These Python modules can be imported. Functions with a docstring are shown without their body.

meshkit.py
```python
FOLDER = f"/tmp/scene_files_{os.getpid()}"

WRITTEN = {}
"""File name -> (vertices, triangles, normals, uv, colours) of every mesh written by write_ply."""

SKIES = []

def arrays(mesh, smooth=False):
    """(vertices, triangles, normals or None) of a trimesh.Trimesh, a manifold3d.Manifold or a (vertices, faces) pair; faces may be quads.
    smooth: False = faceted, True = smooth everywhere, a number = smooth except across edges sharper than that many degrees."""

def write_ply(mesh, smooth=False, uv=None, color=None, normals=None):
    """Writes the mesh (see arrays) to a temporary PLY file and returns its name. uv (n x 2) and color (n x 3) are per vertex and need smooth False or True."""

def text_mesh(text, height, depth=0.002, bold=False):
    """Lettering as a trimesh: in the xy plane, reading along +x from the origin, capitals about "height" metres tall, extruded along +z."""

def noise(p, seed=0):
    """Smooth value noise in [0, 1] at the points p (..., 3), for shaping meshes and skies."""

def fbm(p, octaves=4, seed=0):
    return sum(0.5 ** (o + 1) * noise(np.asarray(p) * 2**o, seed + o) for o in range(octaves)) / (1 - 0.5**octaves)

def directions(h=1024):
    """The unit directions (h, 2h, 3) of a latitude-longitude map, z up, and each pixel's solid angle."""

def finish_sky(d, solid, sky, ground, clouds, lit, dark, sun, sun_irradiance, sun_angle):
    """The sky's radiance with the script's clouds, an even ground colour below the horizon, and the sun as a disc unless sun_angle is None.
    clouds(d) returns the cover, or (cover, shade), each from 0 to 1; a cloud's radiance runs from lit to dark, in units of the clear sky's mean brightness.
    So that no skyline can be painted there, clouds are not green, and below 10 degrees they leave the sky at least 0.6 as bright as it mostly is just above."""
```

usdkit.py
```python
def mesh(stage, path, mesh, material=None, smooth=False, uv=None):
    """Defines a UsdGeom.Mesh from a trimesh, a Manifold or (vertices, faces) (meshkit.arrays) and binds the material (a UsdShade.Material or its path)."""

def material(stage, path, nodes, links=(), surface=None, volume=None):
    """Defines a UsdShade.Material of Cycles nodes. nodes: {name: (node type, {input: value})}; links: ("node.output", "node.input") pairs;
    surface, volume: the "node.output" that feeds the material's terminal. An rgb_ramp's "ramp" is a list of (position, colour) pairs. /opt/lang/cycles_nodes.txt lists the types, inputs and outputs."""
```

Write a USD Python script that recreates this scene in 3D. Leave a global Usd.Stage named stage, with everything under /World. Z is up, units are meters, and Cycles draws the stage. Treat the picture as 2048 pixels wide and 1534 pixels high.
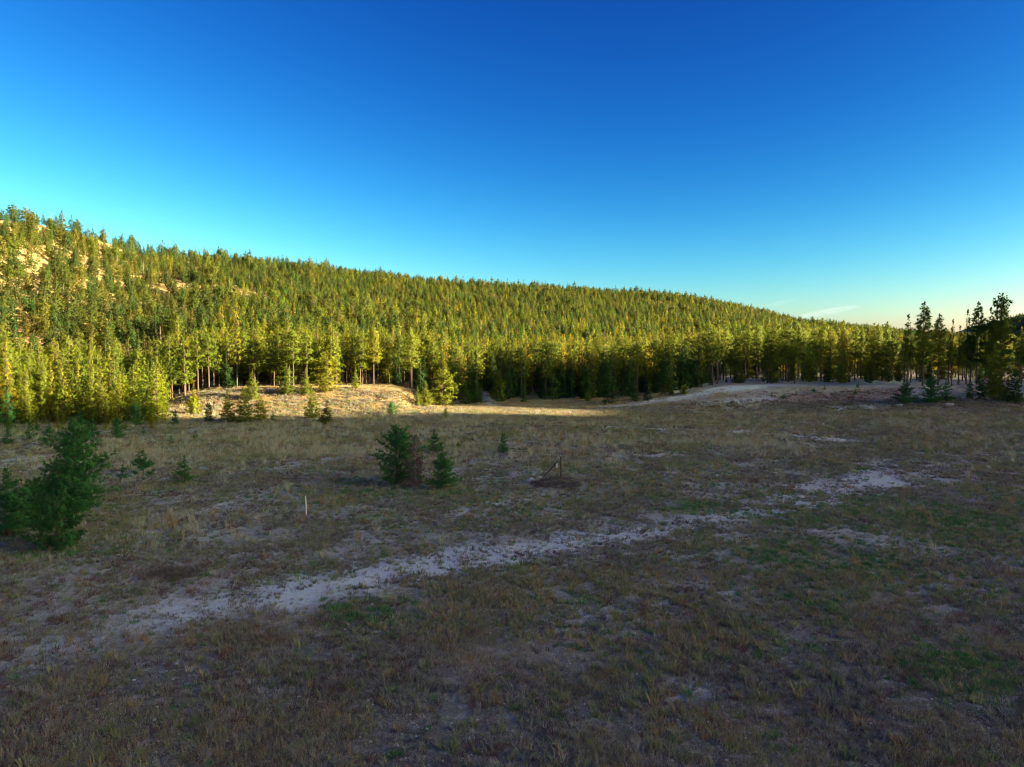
import math
import numpy as np
import trimesh
import usdkit
import meshkit
from pxr import Gf, Sdf, Usd, UsdGeom, UsdLux, UsdShade, Vt

stage = Usd.Stage.CreateInMemory()
UsdGeom.Xform.Define(stage, '/World')
# ------------------------------------------------------------------ camera, sky, sun, exposure
F, UC, VC, HZ, CH = 1422.0, 1024.0, 767.0, 705.0, 10.0      # focal length and centre in the photograph's pixels, horizon row, camera height
PITCH = math.atan((VC - HZ) / F)
cam = UsdGeom.Camera.Define(stage, '/World/camera')
cam.CreateHorizontalApertureAttr(36.0)
cam.CreateFocalLengthAttr(36.0 * F / 2048)
cam.AddTranslateOp().Set((0, 0, CH))
cam.AddRotateXOp().Set(90 - math.degrees(PITCH))
cam.CreateExposureAttr(2.65)
AZ, EL = 108.0, 13.0
sun = UsdLux.DistantLight.Define(stage, '/World/sun')
sun.CreateIntensityAttr(1.25)
sun.CreateAngleAttr(0.5)
sun.CreateNormalizeAttr(True)
sun.CreateColorAttr(Gf.Vec3f(1.0, 0.80, 0.47))
sun.AddRotateZOp().Set(180 - AZ)
sun.AddRotateXOp().Set(90 - EL)
sky = UsdLux.DomeLight.Define(stage, '/World/sky')


def unit(v):
    v = np.asarray(v, float)
    return v / np.linalg.norm(v)


def sky_material():
    n = {'s': ('sky_texture', dict(sky_type='single_scattering', sun_disc=False, sun_elevation=math.radians(EL), sun_rotation=math.radians(AZ), altitude=1000.0, aerosol_density=2.0, ozone_density=3.0)),
         'h': ('separate_color', {}), 'c': ('combine_color', {}), 'b': ('background_shader', {'strength': 0.05})}
    L = [('s.color', 'h.color')]
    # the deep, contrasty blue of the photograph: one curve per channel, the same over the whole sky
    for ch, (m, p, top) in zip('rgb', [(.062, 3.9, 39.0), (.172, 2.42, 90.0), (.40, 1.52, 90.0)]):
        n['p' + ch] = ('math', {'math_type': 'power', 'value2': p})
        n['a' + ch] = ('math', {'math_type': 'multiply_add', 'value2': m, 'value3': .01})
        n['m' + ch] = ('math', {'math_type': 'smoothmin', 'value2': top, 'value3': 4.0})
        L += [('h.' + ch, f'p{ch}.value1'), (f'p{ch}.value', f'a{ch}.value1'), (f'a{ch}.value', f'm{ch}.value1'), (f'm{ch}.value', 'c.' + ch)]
    # thin wisps of cloud low over the right end of the ridge
    n['t'] = ('texture_coordinate', {})
    n['nz'] = ('noise_texture', {'scale': 60.0, 'detail': 7.0, 'roughness': .55})
    n['mp'] = ('mapping', {'scale': (.6, .6, 2.5)})
    L += [('t.generated', 'mp.vector'), ('mp.vector', 'nz.vector')]
    last = None
    for i, (u, v, ru, rv, tilt, amp) in enumerate([(1652, 624, 62, 7, .17, .24), (1560, 606, 34, 5, .15, .07), (2035, 622, 60, 7, -.2, .2)]):
        d = unit([(u - UC) / F, 1, (HZ - v) / F])
        e1 = unit(np.cross(d, [0, 0, 1]))
        e2 = np.cross(e1, d)
        a, b = math.cos(tilt) * e1 + math.sin(tilt) * e2, -math.sin(tilt) * e1 + math.cos(tilt) * e2
        for nm, ax, r in (('x', a, ru), ('y', b, rv)):
            n[f'd{nm}{i}'] = ('vector_math', {'math_type': 'dot_product', 'vector2': tuple(ax)})
            n[f'o{nm}{i}'] = ('math', {'math_type': 'multiply_add', 'value2': F / r, 'value3': -float(ax @ d) * F / r})
            n[f'q{nm}{i}'] = ('math', {'math_type': 'power', 'value2': 2.0})
            n[f'ab{nm}{i}'] = ('math', {'math_type': 'absolute'})
            L += [('t.generated', f'd{nm}{i}.vector1'), (f'd{nm}{i}.value', f'o{nm}{i}.value1'), (f'o{nm}{i}.value', f'ab{nm}{i}.value1'), (f'ab{nm}{i}.value', f'q{nm}{i}.value1')]
        n[f'sum{i}'] = ('math', {'math_type': 'add'})
        n[f'fwd{i}'] = ('vector_math', {'math_type': 'dot_product', 'vector2': tuple(d)})
        n[f'isf{i}'] = ('math', {'math_type': 'greater_than', 'value2': .5})
        n[f'r{i}'] = ('map_range', {'range_type': 'smoothstep', 'from_min': 1.0, 'from_max': .1, 'to_min': 0.0, 'to_max': amp})
        n[f'k{i}'] = ('math', {'math_type': 'multiply'})
        L += [(f'qx{i}.value', f'sum{i}.value1'), (f'qy{i}.value', f'sum{i}.value2'), (f'sum{i}.value', f'r{i}.value'),
              ('t.generated', f'fwd{i}.vector1'), (f'fwd{i}.value', f'isf{i}.value1'), (f'r{i}.result', f'k{i}.value1'), (f'isf{i}.value', f'k{i}.value2')]
        if last:
            n[f'add{i}'] = ('math', {'math_type': 'add'})
            L += [(last, f'add{i}.value1'), (f'k{i}.value', f'add{i}.value2')]
            last = f'add{i}.value'
        else:
            last = f'k{i}.value'
    n['nr'] = ('map_range', {'range_type': 'smoothstep', 'from_min': .3, 'from_max': .62, 'to_min': .15, 'to_max': .9})
    n['cm'] = ('math', {'math_type': 'multiply', 'use_clamp': True})
    n['mx'] = ('mix', {'color2': (4.6, 4.6, 4.9)})
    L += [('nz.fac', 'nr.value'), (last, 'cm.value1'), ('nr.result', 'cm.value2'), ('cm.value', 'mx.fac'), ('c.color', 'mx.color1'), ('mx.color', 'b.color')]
    return usdkit.material(stage, '/World/Looks/sky', n, L, surface='b.background')


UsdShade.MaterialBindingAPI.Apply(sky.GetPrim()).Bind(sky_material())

# ------------------------------------------------------------------ helpers
rng = np.random.default_rng(7)
used = {}


def numbered(name):
    k = used.get(name, -1) + 1
    used[name] = k
    return name if k == 0 else f'{name}_{k:03d}'


def tag(p, label=None, category=None, group=None, kind=None):
    p = p.GetPrim() if hasattr(p, 'GetPrim') else p
    for k, v in (('label', label), ('category', category), ('group', group), ('kind', kind)):
        if v:
            p.SetCustomDataByKey(k, v)
    return p


def thing(name, label, cat, loc=(0, 0, 0), rz=0.0, sc=1.0, group=None, ref=None, tilt=0.0):
    x = UsdGeom.Xform.Define(stage, '/World/' + numbered(name))
    x.AddTranslateOp().Set(Gf.Vec3d(*map(float, loc)))
    if rz:
        x.AddRotateZOp().Set(float(rz))
    if tilt:
        x.AddRotateYOp().Set(float(tilt))
    if np.ndim(sc) or sc != 1.0:
        x.AddScaleOp().Set(Gf.Vec3f(*(map(float, sc) if np.ndim(sc) else (float(sc),) * 3)))
    if ref:
        x.GetPrim().GetReferences().AddInternalReference(ref)
        x.GetPrim().SetInstanceable(True)
    tag(x, label, cat, group)
    return x


def obj(name, mesh, mat, parent='/World', smooth=False):
    parent = str(parent.GetPath()) if hasattr(parent, 'GetPath') else parent
    nm = numbered(name) if parent == '/World' else name
    k = 0
    while parent != '/World' and stage.GetPrimAtPath(f'{parent}/{nm}'):
        k += 1
        nm = f'{name}_{k:03d}'
    return usdkit.mesh(stage, f'{parent}/{nm}', mesh, mat, smooth=smooth)


def smooth(a, b, x):
    t = np.clip((np.asarray(x, float) - a) / (b - a), 0, 1)
    return t * t * (3 - 2 * t)


def table(*pairs):
    a = np.array(pairs, float)
    return lambda u: np.interp(u, a[:, 0], a[:, 1])


def fbm2(x, y, scale, octaves=4, seed=0):
    x, y = np.broadcast_arrays(np.asarray(x, float), np.asarray(y, float))
    return meshkit.fbm(np.stack([x / scale + 311.3, y / scale + 157.7, np.full_like(x, seed * 7.13)], -1), octaves, seed)


# ------------------------------------------------------------------ terrain
ridge_row = table((-600, 350), (0, 440), (80, 448), (180, 474), (280, 506), (400, 517), (500, 527), (600, 536), (700, 550), (800, 563), (900, 571), (1000, 576), (1100, 580), (1200, 588),
                  (1300, 592), (1400, 604), (1500, 624), (1600, 648), (1700, 660), (1800, 670), (1900, 680), (2048, 690), (2600, 692))
ridge_far = table((-600, 330), (0, 400), (300, 560), (600, 700), (1000, 900), (1400, 1050), (1800, 1000), (2100, 900), (2600, 800))
hill_from = table((-600, 170), (0, 185), (300, 200), (600, 235), (900, 270), (1200, 290), (1800, 320), (2600, 320))
bank_z = table((-600, .8), (250, .8), (340, 1.6), (390, 2.6), (430, 3.2), (600, 3.6), (780, 3.6), (840, 2.4), (900, 1.2), (1000, .9), (1150, .8), (1280, 1.2), (1380, 2.4), (1440, 3.2), (1600, 3.4), (2100, 3.3), (2600, 3.0))
bank_a = table((-600, 95), (330, 97), (400, 108), (600, 111), (800, 113), (900, 125), (1200, 122), (1400, 116), (1600, 117), (1800, 114), (2048, 112), (2600, 110))
bank_b = table((-600, 160), (330, 150), (400, 128), (600, 130), (800, 131), (900, 155), (1200, 150), (1300, 145), (1400, 142), (1600, 145), (1800, 143), (2600, 145))
sA, cA = math.sin(math.radians(AZ)), math.cos(math.radians(AZ))
crest = table((-400, 98), (0, 92), (67, 86), (80, 82), (97, 74.0), (106, 71.8), (116, 69.0), (121, 70.0), (127, 75), (140, 74), (158, 67), (169, 64), (185, 61), (205, 50), (240, 30), (280, 10), (320, 0), (500, 0))


def terrain(x, y):
    x, y = np.asarray(x, float), np.asarray(y, float)
    r = np.hypot(x, y) + 1e-9
    th = np.arctan2(x, y)
    lim = math.radians(48)
    D = r * np.cos(np.clip(th, -lim, lim))
    u = UC + F * np.tan(np.clip(th, -lim, lim))
    zb = bank_z(u) * smooth(bank_a(u), bank_b(u), D)
    zb = zb + .25 * (fbm2(x, y, 14, 3, 1) - .5) * smooth(20, 60, D) + .07 * (fbm2(x, y, 2.5, 3, 2) - .5)
    zb = zb + .22 * (fbm2(x, y, 9, 3, 3) - .5) * smooth(.15, .5, (bank_z(u) * smooth(bank_a(u), bank_b(u), D)) / 3.5) * smooth(300, 140, D)
    R, ds = ridge_far(u), hill_from(u)
    R = R * (1 + .10 * (fbm2(u / 100, u * 0, 1.6, 3, 4) - .5))
    zr = CH + (HZ - ridge_row(u)) / F * R
    t = np.clip((D - ds) / (R - ds), 0, 1.6)
    f = np.where(t < 1, .35 * t + .65 * t ** 1.5, 1 - 1.8 * (t - 1) ** 1.2)
    f = np.where(t < .12, f * smooth(0, .12, t), f)
    side = smooth(math.radians(150), math.radians(75), np.abs(th))
    rough = (fbm2(x, y, 90, 4, 5) - .5) * 16 * smooth(0, .2, t) * smooth(1.0, .8, t)
    z = zb + (np.maximum(zr - zb, 0) * f + rough) * side * (t > 0)
    # the hill on the right that keeps the meadow in shade
    a, q = x * sA + y * cA, x * cA * -1 + y * sA
    h = crest(q) * smooth(170, 300, a) * (1 + .05 * (fbm2(x, y, 30, 3, 6) - .5))
    h = np.where(q < -150, crest(q) * smooth(130, 300, np.hypot(a, np.minimum(q + 150, 0))), h)
    z = z + h * smooth(1200, 600, r)
    # mound with the posts
    m = ((x - MX) / 2.6) ** 2 + ((y - MY) / 1.7) ** 2
    z = z + .55 * np.exp(-m * 1.3) * (1 + .8 * (fbm2(x, y, .9, 3, 8) - .5))
    return z


MX = MY = -1e5


def ray(u, v):
    cp, sp = math.cos(PITCH), math.sin(PITCH)
    b = (v - VC) / F
    return np.array([(u - UC) / F, cp - b * sp, -sp - b * cp])


STEPS = np.concatenate([np.arange(10, 200, .05), np.arange(200, 1500, .5)])


def at(u, v):
    """The point of the ground under a pixel of the photograph."""
    d = ray(u, v)
    t = STEPS / d[1]
    z = terrain(d[0] * t, d[1] * t)
    hit = np.nonzero(CH + d[2] * t <= z)[0]
    k = hit[0] if len(hit) else len(t) - 1
    return np.array([d[0] * t[k], d[1] * t[k], z[k]])


def tall(p, v0, v1):
    return abs(v0 - v1) / F * p[1] * 1.0


MX, MY = at(1105, 970)[:2]

# polar sheet round the camera
th = np.concatenate([np.linspace(-180, -46, 45), np.linspace(-45, 45, 560), np.linspace(46, 180, 60)[:-1]])
rr = np.concatenate([[0.5, 4, 8], np.geomspace(11, 170, 430), np.geomspace(172, 1500, 150), [1900, 2600, 3600, 6000]])
TH, RR = np.meshgrid(np.radians(th), rr)
gx, gy = (RR * np.sin(TH)).ravel(), (RR * np.cos(TH)).ravel()
gz = terrain(gx, gy)
nt, nr = len(th), len(rr)
i, j = np.meshgrid(np.arange(nr - 1), np.arange(nt), indexing='ij')
a, b, c, d = i * nt + j, i * nt + (j + 1) % nt, (i + 1) * nt + (j + 1) % nt, (i + 1) * nt + j
gf = np.vstack([np.stack([a, b, c], -1).reshape(-1, 3), np.stack([a, c, d], -1).reshape(-1, 3)])[:, ::-1]
cap = np.stack([np.zeros(nt - 2, int), np.arange(1, nt - 1), np.arange(2, nt)], -1)[:, ::-1]
gv = np.stack([gx, gy, gz], -1)
gf = np.vstack([gf, cap])


def seg_dist(px, py, pts):
    """Distance to a polyline and the interpolated (half width, strength) at the nearest point."""
    best, w, s = np.full(px.shape, 1e9), np.zeros(px.shape), np.zeros(px.shape)
    for (x0, y0, w0, s0), (x1, y1, w1, s1) in zip(pts[:-1], pts[1:]):
        dx, dy = x1 - x0, y1 - y0
        t = np.clip(((px - x0) * dx + (py - y0) * dy) / (dx * dx + dy * dy), 0, 1)
        dd = np.hypot(px - x0 - t * dx, py - y0 - t * dy)
        k = dd < best
        best[k] = dd[k]
        w[k], s[k] = (w0 + t * (w1 - w0))[k], (s0 + t * (s1 - s0))[k]
    return best, w, s


TRACKS = [
    [(-60, 1310, 1.6, .4), (180, 1262, 1.5, .58), (330, 1235, 1.4, .75), (500, 1203, 1.4, .95), (640, 1178, 1.3, 1), (800, 1143, 1.4, 1), (950, 1115, 1.4, .95), (1100, 1092, 1.2, .8), (1250, 1068, 1.2, .75), (1335, 1058, 1.3, .6),
     (1480, 1030, 1.5, .48), (1600, 1002, 1.5, .62), (1680, 980, 1.8, .7), (1770, 958, 2.0, .65), (1850, 942, 2.0, .4), (1960, 925, 2, .15)],
    [(1040, 850, 1.0, .15), (1150, 853, 1.0, .5), (1290, 857, 1.1, .7), (1450, 862, 1.2, .8), (1560, 869, 1.3, .9), (1640, 876, 1.6, 1), (1710, 882, 1.6, .8), (1790, 888, 1.5, .2)],
    [(-80, 878, 2.2, .7), (60, 873, 1.6, .6), (180, 866, 1.4, .6), (300, 859, 1.2, .5), (430, 850, 1.0, .3)],
    [(-60, 945, 2.2, .4), (30, 925, 2.4, .5), (110, 912, 2.0, .3)],
    [(1190, 817, 1.6, .4), (1300, 803, 1.8, .7), (1400, 788, 1.8, .8), (1480, 774, 2.2, .8), (1570, 769, 2, .4)],
    [(1240, 818, 1.2, .3), (1400, 808, 1.2, .6), (1530, 797, 1.2, .5)],
    [(1600, 826, 1.2, .15), (1700, 817, 1.6, .35), (1790, 803, 1.4, .3)],
    [(1830, 785, 2.0, .4), (1880, 780, 2, .3)],
    [(1840, 822, 1.4, .3), (1990, 818, 1.6, .35)],
    [(1060, 1250, .9, .15), (1230, 1222, 1.0, .4), (1400, 1180, 1.0, .3)],
    [(1260, 1345, .5, .3), (1400, 1388, .5, .4)],
    [(-20, 1420, .5, .5), (70, 1428, .4, .3)],
    [(984, 812, 1.1, .7), (972, 775, 1.2, .8)],
    [(720, 1060, 1.2, .15), (860, 1035, 1.4, .35), (1000, 1010, 1.5, .2)],
]
TRACKS = [[(*at(u, v)[:2], w, s) for u, v, w, s in t] for t in TRACKS]


def blob(px, py, u, v, ru, rv):
    c = at(u, v)
    ax = ru / F * c[1]
    ay = abs(at(u, v - rv)[1] - at(u, v + rv)[1]) / 2
    return np.exp(-(((px - c[0]) / ax) ** 2 + ((py - c[1]) / ay) ** 2) ** 1.2)


def masks(px, py):
    """Gravel, green, red weeds, pale grass: what grows or lies where."""
    px, py = np.asarray(px, float), np.asarray(py, float)
    wob = (fbm2(px, py, 2.2, 3, 11) - .5)
    path = np.zeros(px.shape)
    for t in TRACKS:
        dd, w, s = seg_dist(px, py, t)
        path = np.maximum(path, .92 * s * smooth(1.75, .1, dd / np.maximum(w * 1.45, .1) + wob * 1.8))
    green = np.zeros(px.shape)
    for u, v, ru, rv, s in [(1650, 1115, 140, 42, 1), (1560, 1040, 120, 16, .7), (1850, 1035, 150, 42, .9), (1430, 1018, 110, 12, .6), (830, 986, 150, 10, .8), (760, 1225, 120, 40, .55), (1700, 1220, 160, 40, .5), (1930, 1330, 160, 60, .5), (110, 1110, 110, 10, .5), (690, 965, 60, 10, .4)]:
        green = np.maximum(green, s * blob(px, py, u, v, ru, rv))
    green = np.clip(green * 1.5 + (fbm2(px, py, 5, 3, 12) - .55) * .8, 0, 1) * smooth(140, 90, py)
    red = np.zeros(px.shape)
    for u, v, ru, rv, s in [(1640, 797, 150, 14, 1), (1760, 786, 90, 10, .8), (1950, 822, 110, 12, .7), (1720, 868, 130, 7, .9), (350, 1140, 90, 24, .8), (1110, 972, 80, 14, .55), (1230, 968, 110, 9, .6), (1900, 945, 140, 14, .6), (160, 1270, 140, 16, .5), (1290, 800, 80, 8, .3)]:
        red = np.maximum(red, s * blob(px, py, u, v, ru, rv))
    red = np.clip(red * 1.25 + (fbm2(px, py, 6, 3, 13) - .5) * .7, 0, 1)
    pale = np.zeros(px.shape)
    for u, v, ru, rv, s in [(1372, 885, 40, 5, 1.4), (1480, 888, 55, 7, 1.2), (300, 912, 160, 14, 1), (640, 905, 170, 14, .9), (480, 880, 260, 10, .6), (960, 890, 110, 12, .8), (1190, 885, 110, 10, .8), (1100, 915, 120, 14, .6), (360, 1060, 170, 40, .7), (560, 985, 60, 20, .4), (900, 870, 300, 8, .5), (1550, 905, 60, 10, .6)]:
        pale = np.maximum(pale, s * blob(px, py, u, v, ru, rv))
    return np.clip(path, 0, 1), green, red, np.clip(pale, 0, 1.3)


front = np.abs(gx) < 1.1 * np.maximum(gy, 0)
front &= (gy < 200)
mk = np.zeros((len(gx), 4))
mk[front] = np.stack(masks(gx[front], gy[front]), -1)


def ground_material():
    n = {'m': ('attribute', {'attribute': 'cover'}), 'g': ('geometry', {}),
         'n1': ('noise_texture', {'scale': .9, 'detail': 8.0, 'roughness': .68}), 'n2': ('noise_texture', {'scale': 14.0, 'detail': 4.0, 'roughness': .7}),
         'n3': ('noise_texture', {'scale': .08, 'detail': 4.0}), 'v': ('voronoi_texture', {'scale': 11.0}),
         'n4': ('noise_texture', {'scale': 2.6, 'detail': 9.0, 'roughness': .74}), 'sep': ('separate_color', {}),
         'base': ('rgb_ramp', {'ramp': [(.30, (.15, .135, .11)), (.42, (.28, .255, .205)), (.56, (.41, .38, .31)), (.74, (.58, .55, .47))]}),
         'fine': ('map_range', {'from_min': .25, 'from_max': .75, 'to_min': .35, 'to_max': 1.55}),
         'mul': ('mix', {'mix_type': 'multiply', 'fac': 1.0}),
         'sum': ('math', {'math_type': 'multiply_add', 'value2': .55}),
         'half': ('math', {'math_type': 'multiply', 'value2': .45}),
         'grav': ('rgb_ramp', {'ramp': [(.2, (.34, .335, .31)), (.5, (.62, .63, .60)), (.8, (.80, .82, .79))]}),
         'pm': ('math', {'math_type': 'multiply_add', 'value2': 1.15}), 'pn': ('math', {'math_type': 'multiply_add', 'value2': 2.6, 'value3': -1.3}), 'pc': ('clamp', {}),
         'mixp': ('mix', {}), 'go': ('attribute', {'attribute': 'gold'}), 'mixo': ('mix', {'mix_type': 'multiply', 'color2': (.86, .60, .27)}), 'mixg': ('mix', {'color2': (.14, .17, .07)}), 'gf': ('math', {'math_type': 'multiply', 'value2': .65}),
         'lit': ('attribute', {'attribute': 'near_dimming'}), 'mixl': ('mix', {'mix_type': 'multiply', 'color2': (.45, .43, .42)}), 'mixr': ('mix', {'color2': (.19, .085, .06)}), 'rf': ('math', {'math_type': 'multiply', 'value2': .5}),  # mixl multiplies the painted foreground dimming into the soil colour
         'b': ('bump', {'strength': .8, 'distance': .06}), 'p': ('principled_bsdf', {'roughness': .95, 'specular_ior_level': .1})}
    L = [('g.position', x + '.vector') for x in ('n1', 'n2', 'n3', 'n4', 'v')] + [
        ('m.color', 'sep.color'), ('n1.fac', 'half.value1'), ('n3.fac', 'sum.value1'), ('half.value', 'sum.value3'), ('sum.value', 'base.fac'),
        ('n2.fac', 'fine.value'), ('base.color', 'mul.color1'), ('fine.result', 'mul.color2'), ('n2.fac', 'grav.fac'),
        ('n4.fac', 'pn.value1'), ('sep.r', 'pm.value1'), ('pn.value', 'pm.value3'), ('pm.value', 'pc.value'),
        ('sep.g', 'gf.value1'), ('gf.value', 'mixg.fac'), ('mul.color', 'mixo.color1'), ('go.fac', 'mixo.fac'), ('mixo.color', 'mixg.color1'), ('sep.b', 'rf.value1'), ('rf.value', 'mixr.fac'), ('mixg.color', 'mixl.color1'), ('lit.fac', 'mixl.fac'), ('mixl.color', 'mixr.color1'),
        ('pc.result', 'mixp.fac'), ('mixr.color', 'mixp.color1'), ('grav.color', 'mixp.color2'), ('mixp.color', 'p.base_color'), ('n2.fac', 'b.height'), ('b.normal', 'p.normal')]
    return usdkit.material(stage, '/World/Looks/meadow_soil', n, L, surface='p.BSDF')


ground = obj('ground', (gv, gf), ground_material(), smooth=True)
UsdGeom.PrimvarsAPI(ground).CreatePrimvar('cover', Sdf.ValueTypeNames.Color3fArray, 'vertex').Set(Vt.Vec3fArray.FromNumpy(mk[:, :3].astype(np.float32)))
near_dimming = smooth(34, 16, gy + 9 * (fbm2(gx, gy, 6, 3, 71) - .5)) * (gy > 0)  # lens-like dimming of the foreground, painted into the soil colour toward the camera
UsdGeom.PrimvarsAPI(ground).CreatePrimvar('near_dimming', Sdf.ValueTypeNames.FloatArray, 'vertex').Set(Vt.FloatArray.FromNumpy(near_dimming.astype(np.float32)))
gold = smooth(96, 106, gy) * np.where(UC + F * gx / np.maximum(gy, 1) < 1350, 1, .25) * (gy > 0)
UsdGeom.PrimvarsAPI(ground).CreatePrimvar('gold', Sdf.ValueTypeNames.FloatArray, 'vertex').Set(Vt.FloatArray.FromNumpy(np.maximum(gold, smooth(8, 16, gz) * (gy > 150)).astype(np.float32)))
tag(ground, 'dry meadow floor with gravel tracks rising into a forested ridge', kind='structure')


# ------------------------------------------------------------------ foliage materials
def foliage(name, cols, trans=.3, vary=.3, tcol=None, stand=False):
    """Needles or blades: the plant picks its colour from cols, each blade varies in brightness."""
    n = {'o': ('object_info', {}), 'g': ('geometry', {}), 'c': ('rgb_ramp', {'ramp': [(i / max(1, len(cols) - 1), c) for i, c in enumerate(cols)]}),
         'v': ('map_range', {'to_min': 1 - vary, 'to_max': 1 + vary}), 'mu': ('mix', {'mix_type': 'multiply', 'fac': 1.0}),
         'p': ('principled_bsdf', {'roughness': .6, 'specular_ior_level': .2}), 't': ('translucent_bsdf', {}), 'tc': ('mix', {'mix_type': 'multiply', 'fac': 1.0, 'color2': tcol or (1.5, 1.3, .6)}),
         'x': ('mix_closure', {'fac': trans})}
    if stand:
        n['ns'] = ('noise_texture', {'scale': .022, 'detail': 3.0})
        n['rm'] = ('math', {'math_type': 'multiply_add', 'value2': .6, 'value3': -.25})
        n['sm'] = ('math', {'math_type': 'multiply_add', 'value2': .95, 'use_clamp': True})
        first = [('o.location', 'ns.vector'), ('o.random', 'rm.value1'), ('ns.fac', 'sm.value1'), ('rm.value', 'sm.value3'), ('sm.value', 'c.fac')]
    else:
        first = [('o.random', 'c.fac')]
    L = first + [('g.random_per_island', 'v.value'), ('c.color', 'mu.color1'), ('v.result', 'mu.color2'), ('mu.color', 'p.base_color'), ('mu.color', 'tc.color1'), ('tc.color', 't.color'), ('p.BSDF', 'x.closure1'), ('t.BSDF', 'x.closure2')]
    return usdkit.material(stage, '/World/Looks/' + name, n, L, surface='x.closure')


def solid(name, c1, c2, scale=6.0, rough=.85, stretch=(1, 1, 1), bump=0.0):
    n = {'t': ('texture_coordinate', {}), 'mp': ('mapping', {'scale': stretch}), 'n': ('noise_texture', {'scale': scale, 'detail': 5.0, 'roughness': .65}), 'r': ('rgb_ramp', {'ramp': [(.3, c1), (.7, c2)]}),
         'p': ('principled_bsdf', {'roughness': rough, 'specular_ior_level': .25})}
    L = [('t.object', 'mp.vector'), ('mp.vector', 'n.vector'), ('n.fac', 'r.fac'), ('r.color', 'p.base_color')]
    if bump:
        n['b'] = ('bump', {'strength': .7, 'distance': bump})
        L += [('n.fac', 'b.height'), ('b.normal', 'p.normal')]
    return usdkit.material(stage, '/World/Looks/' + name, n, L, surface='p.BSDF')


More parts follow.
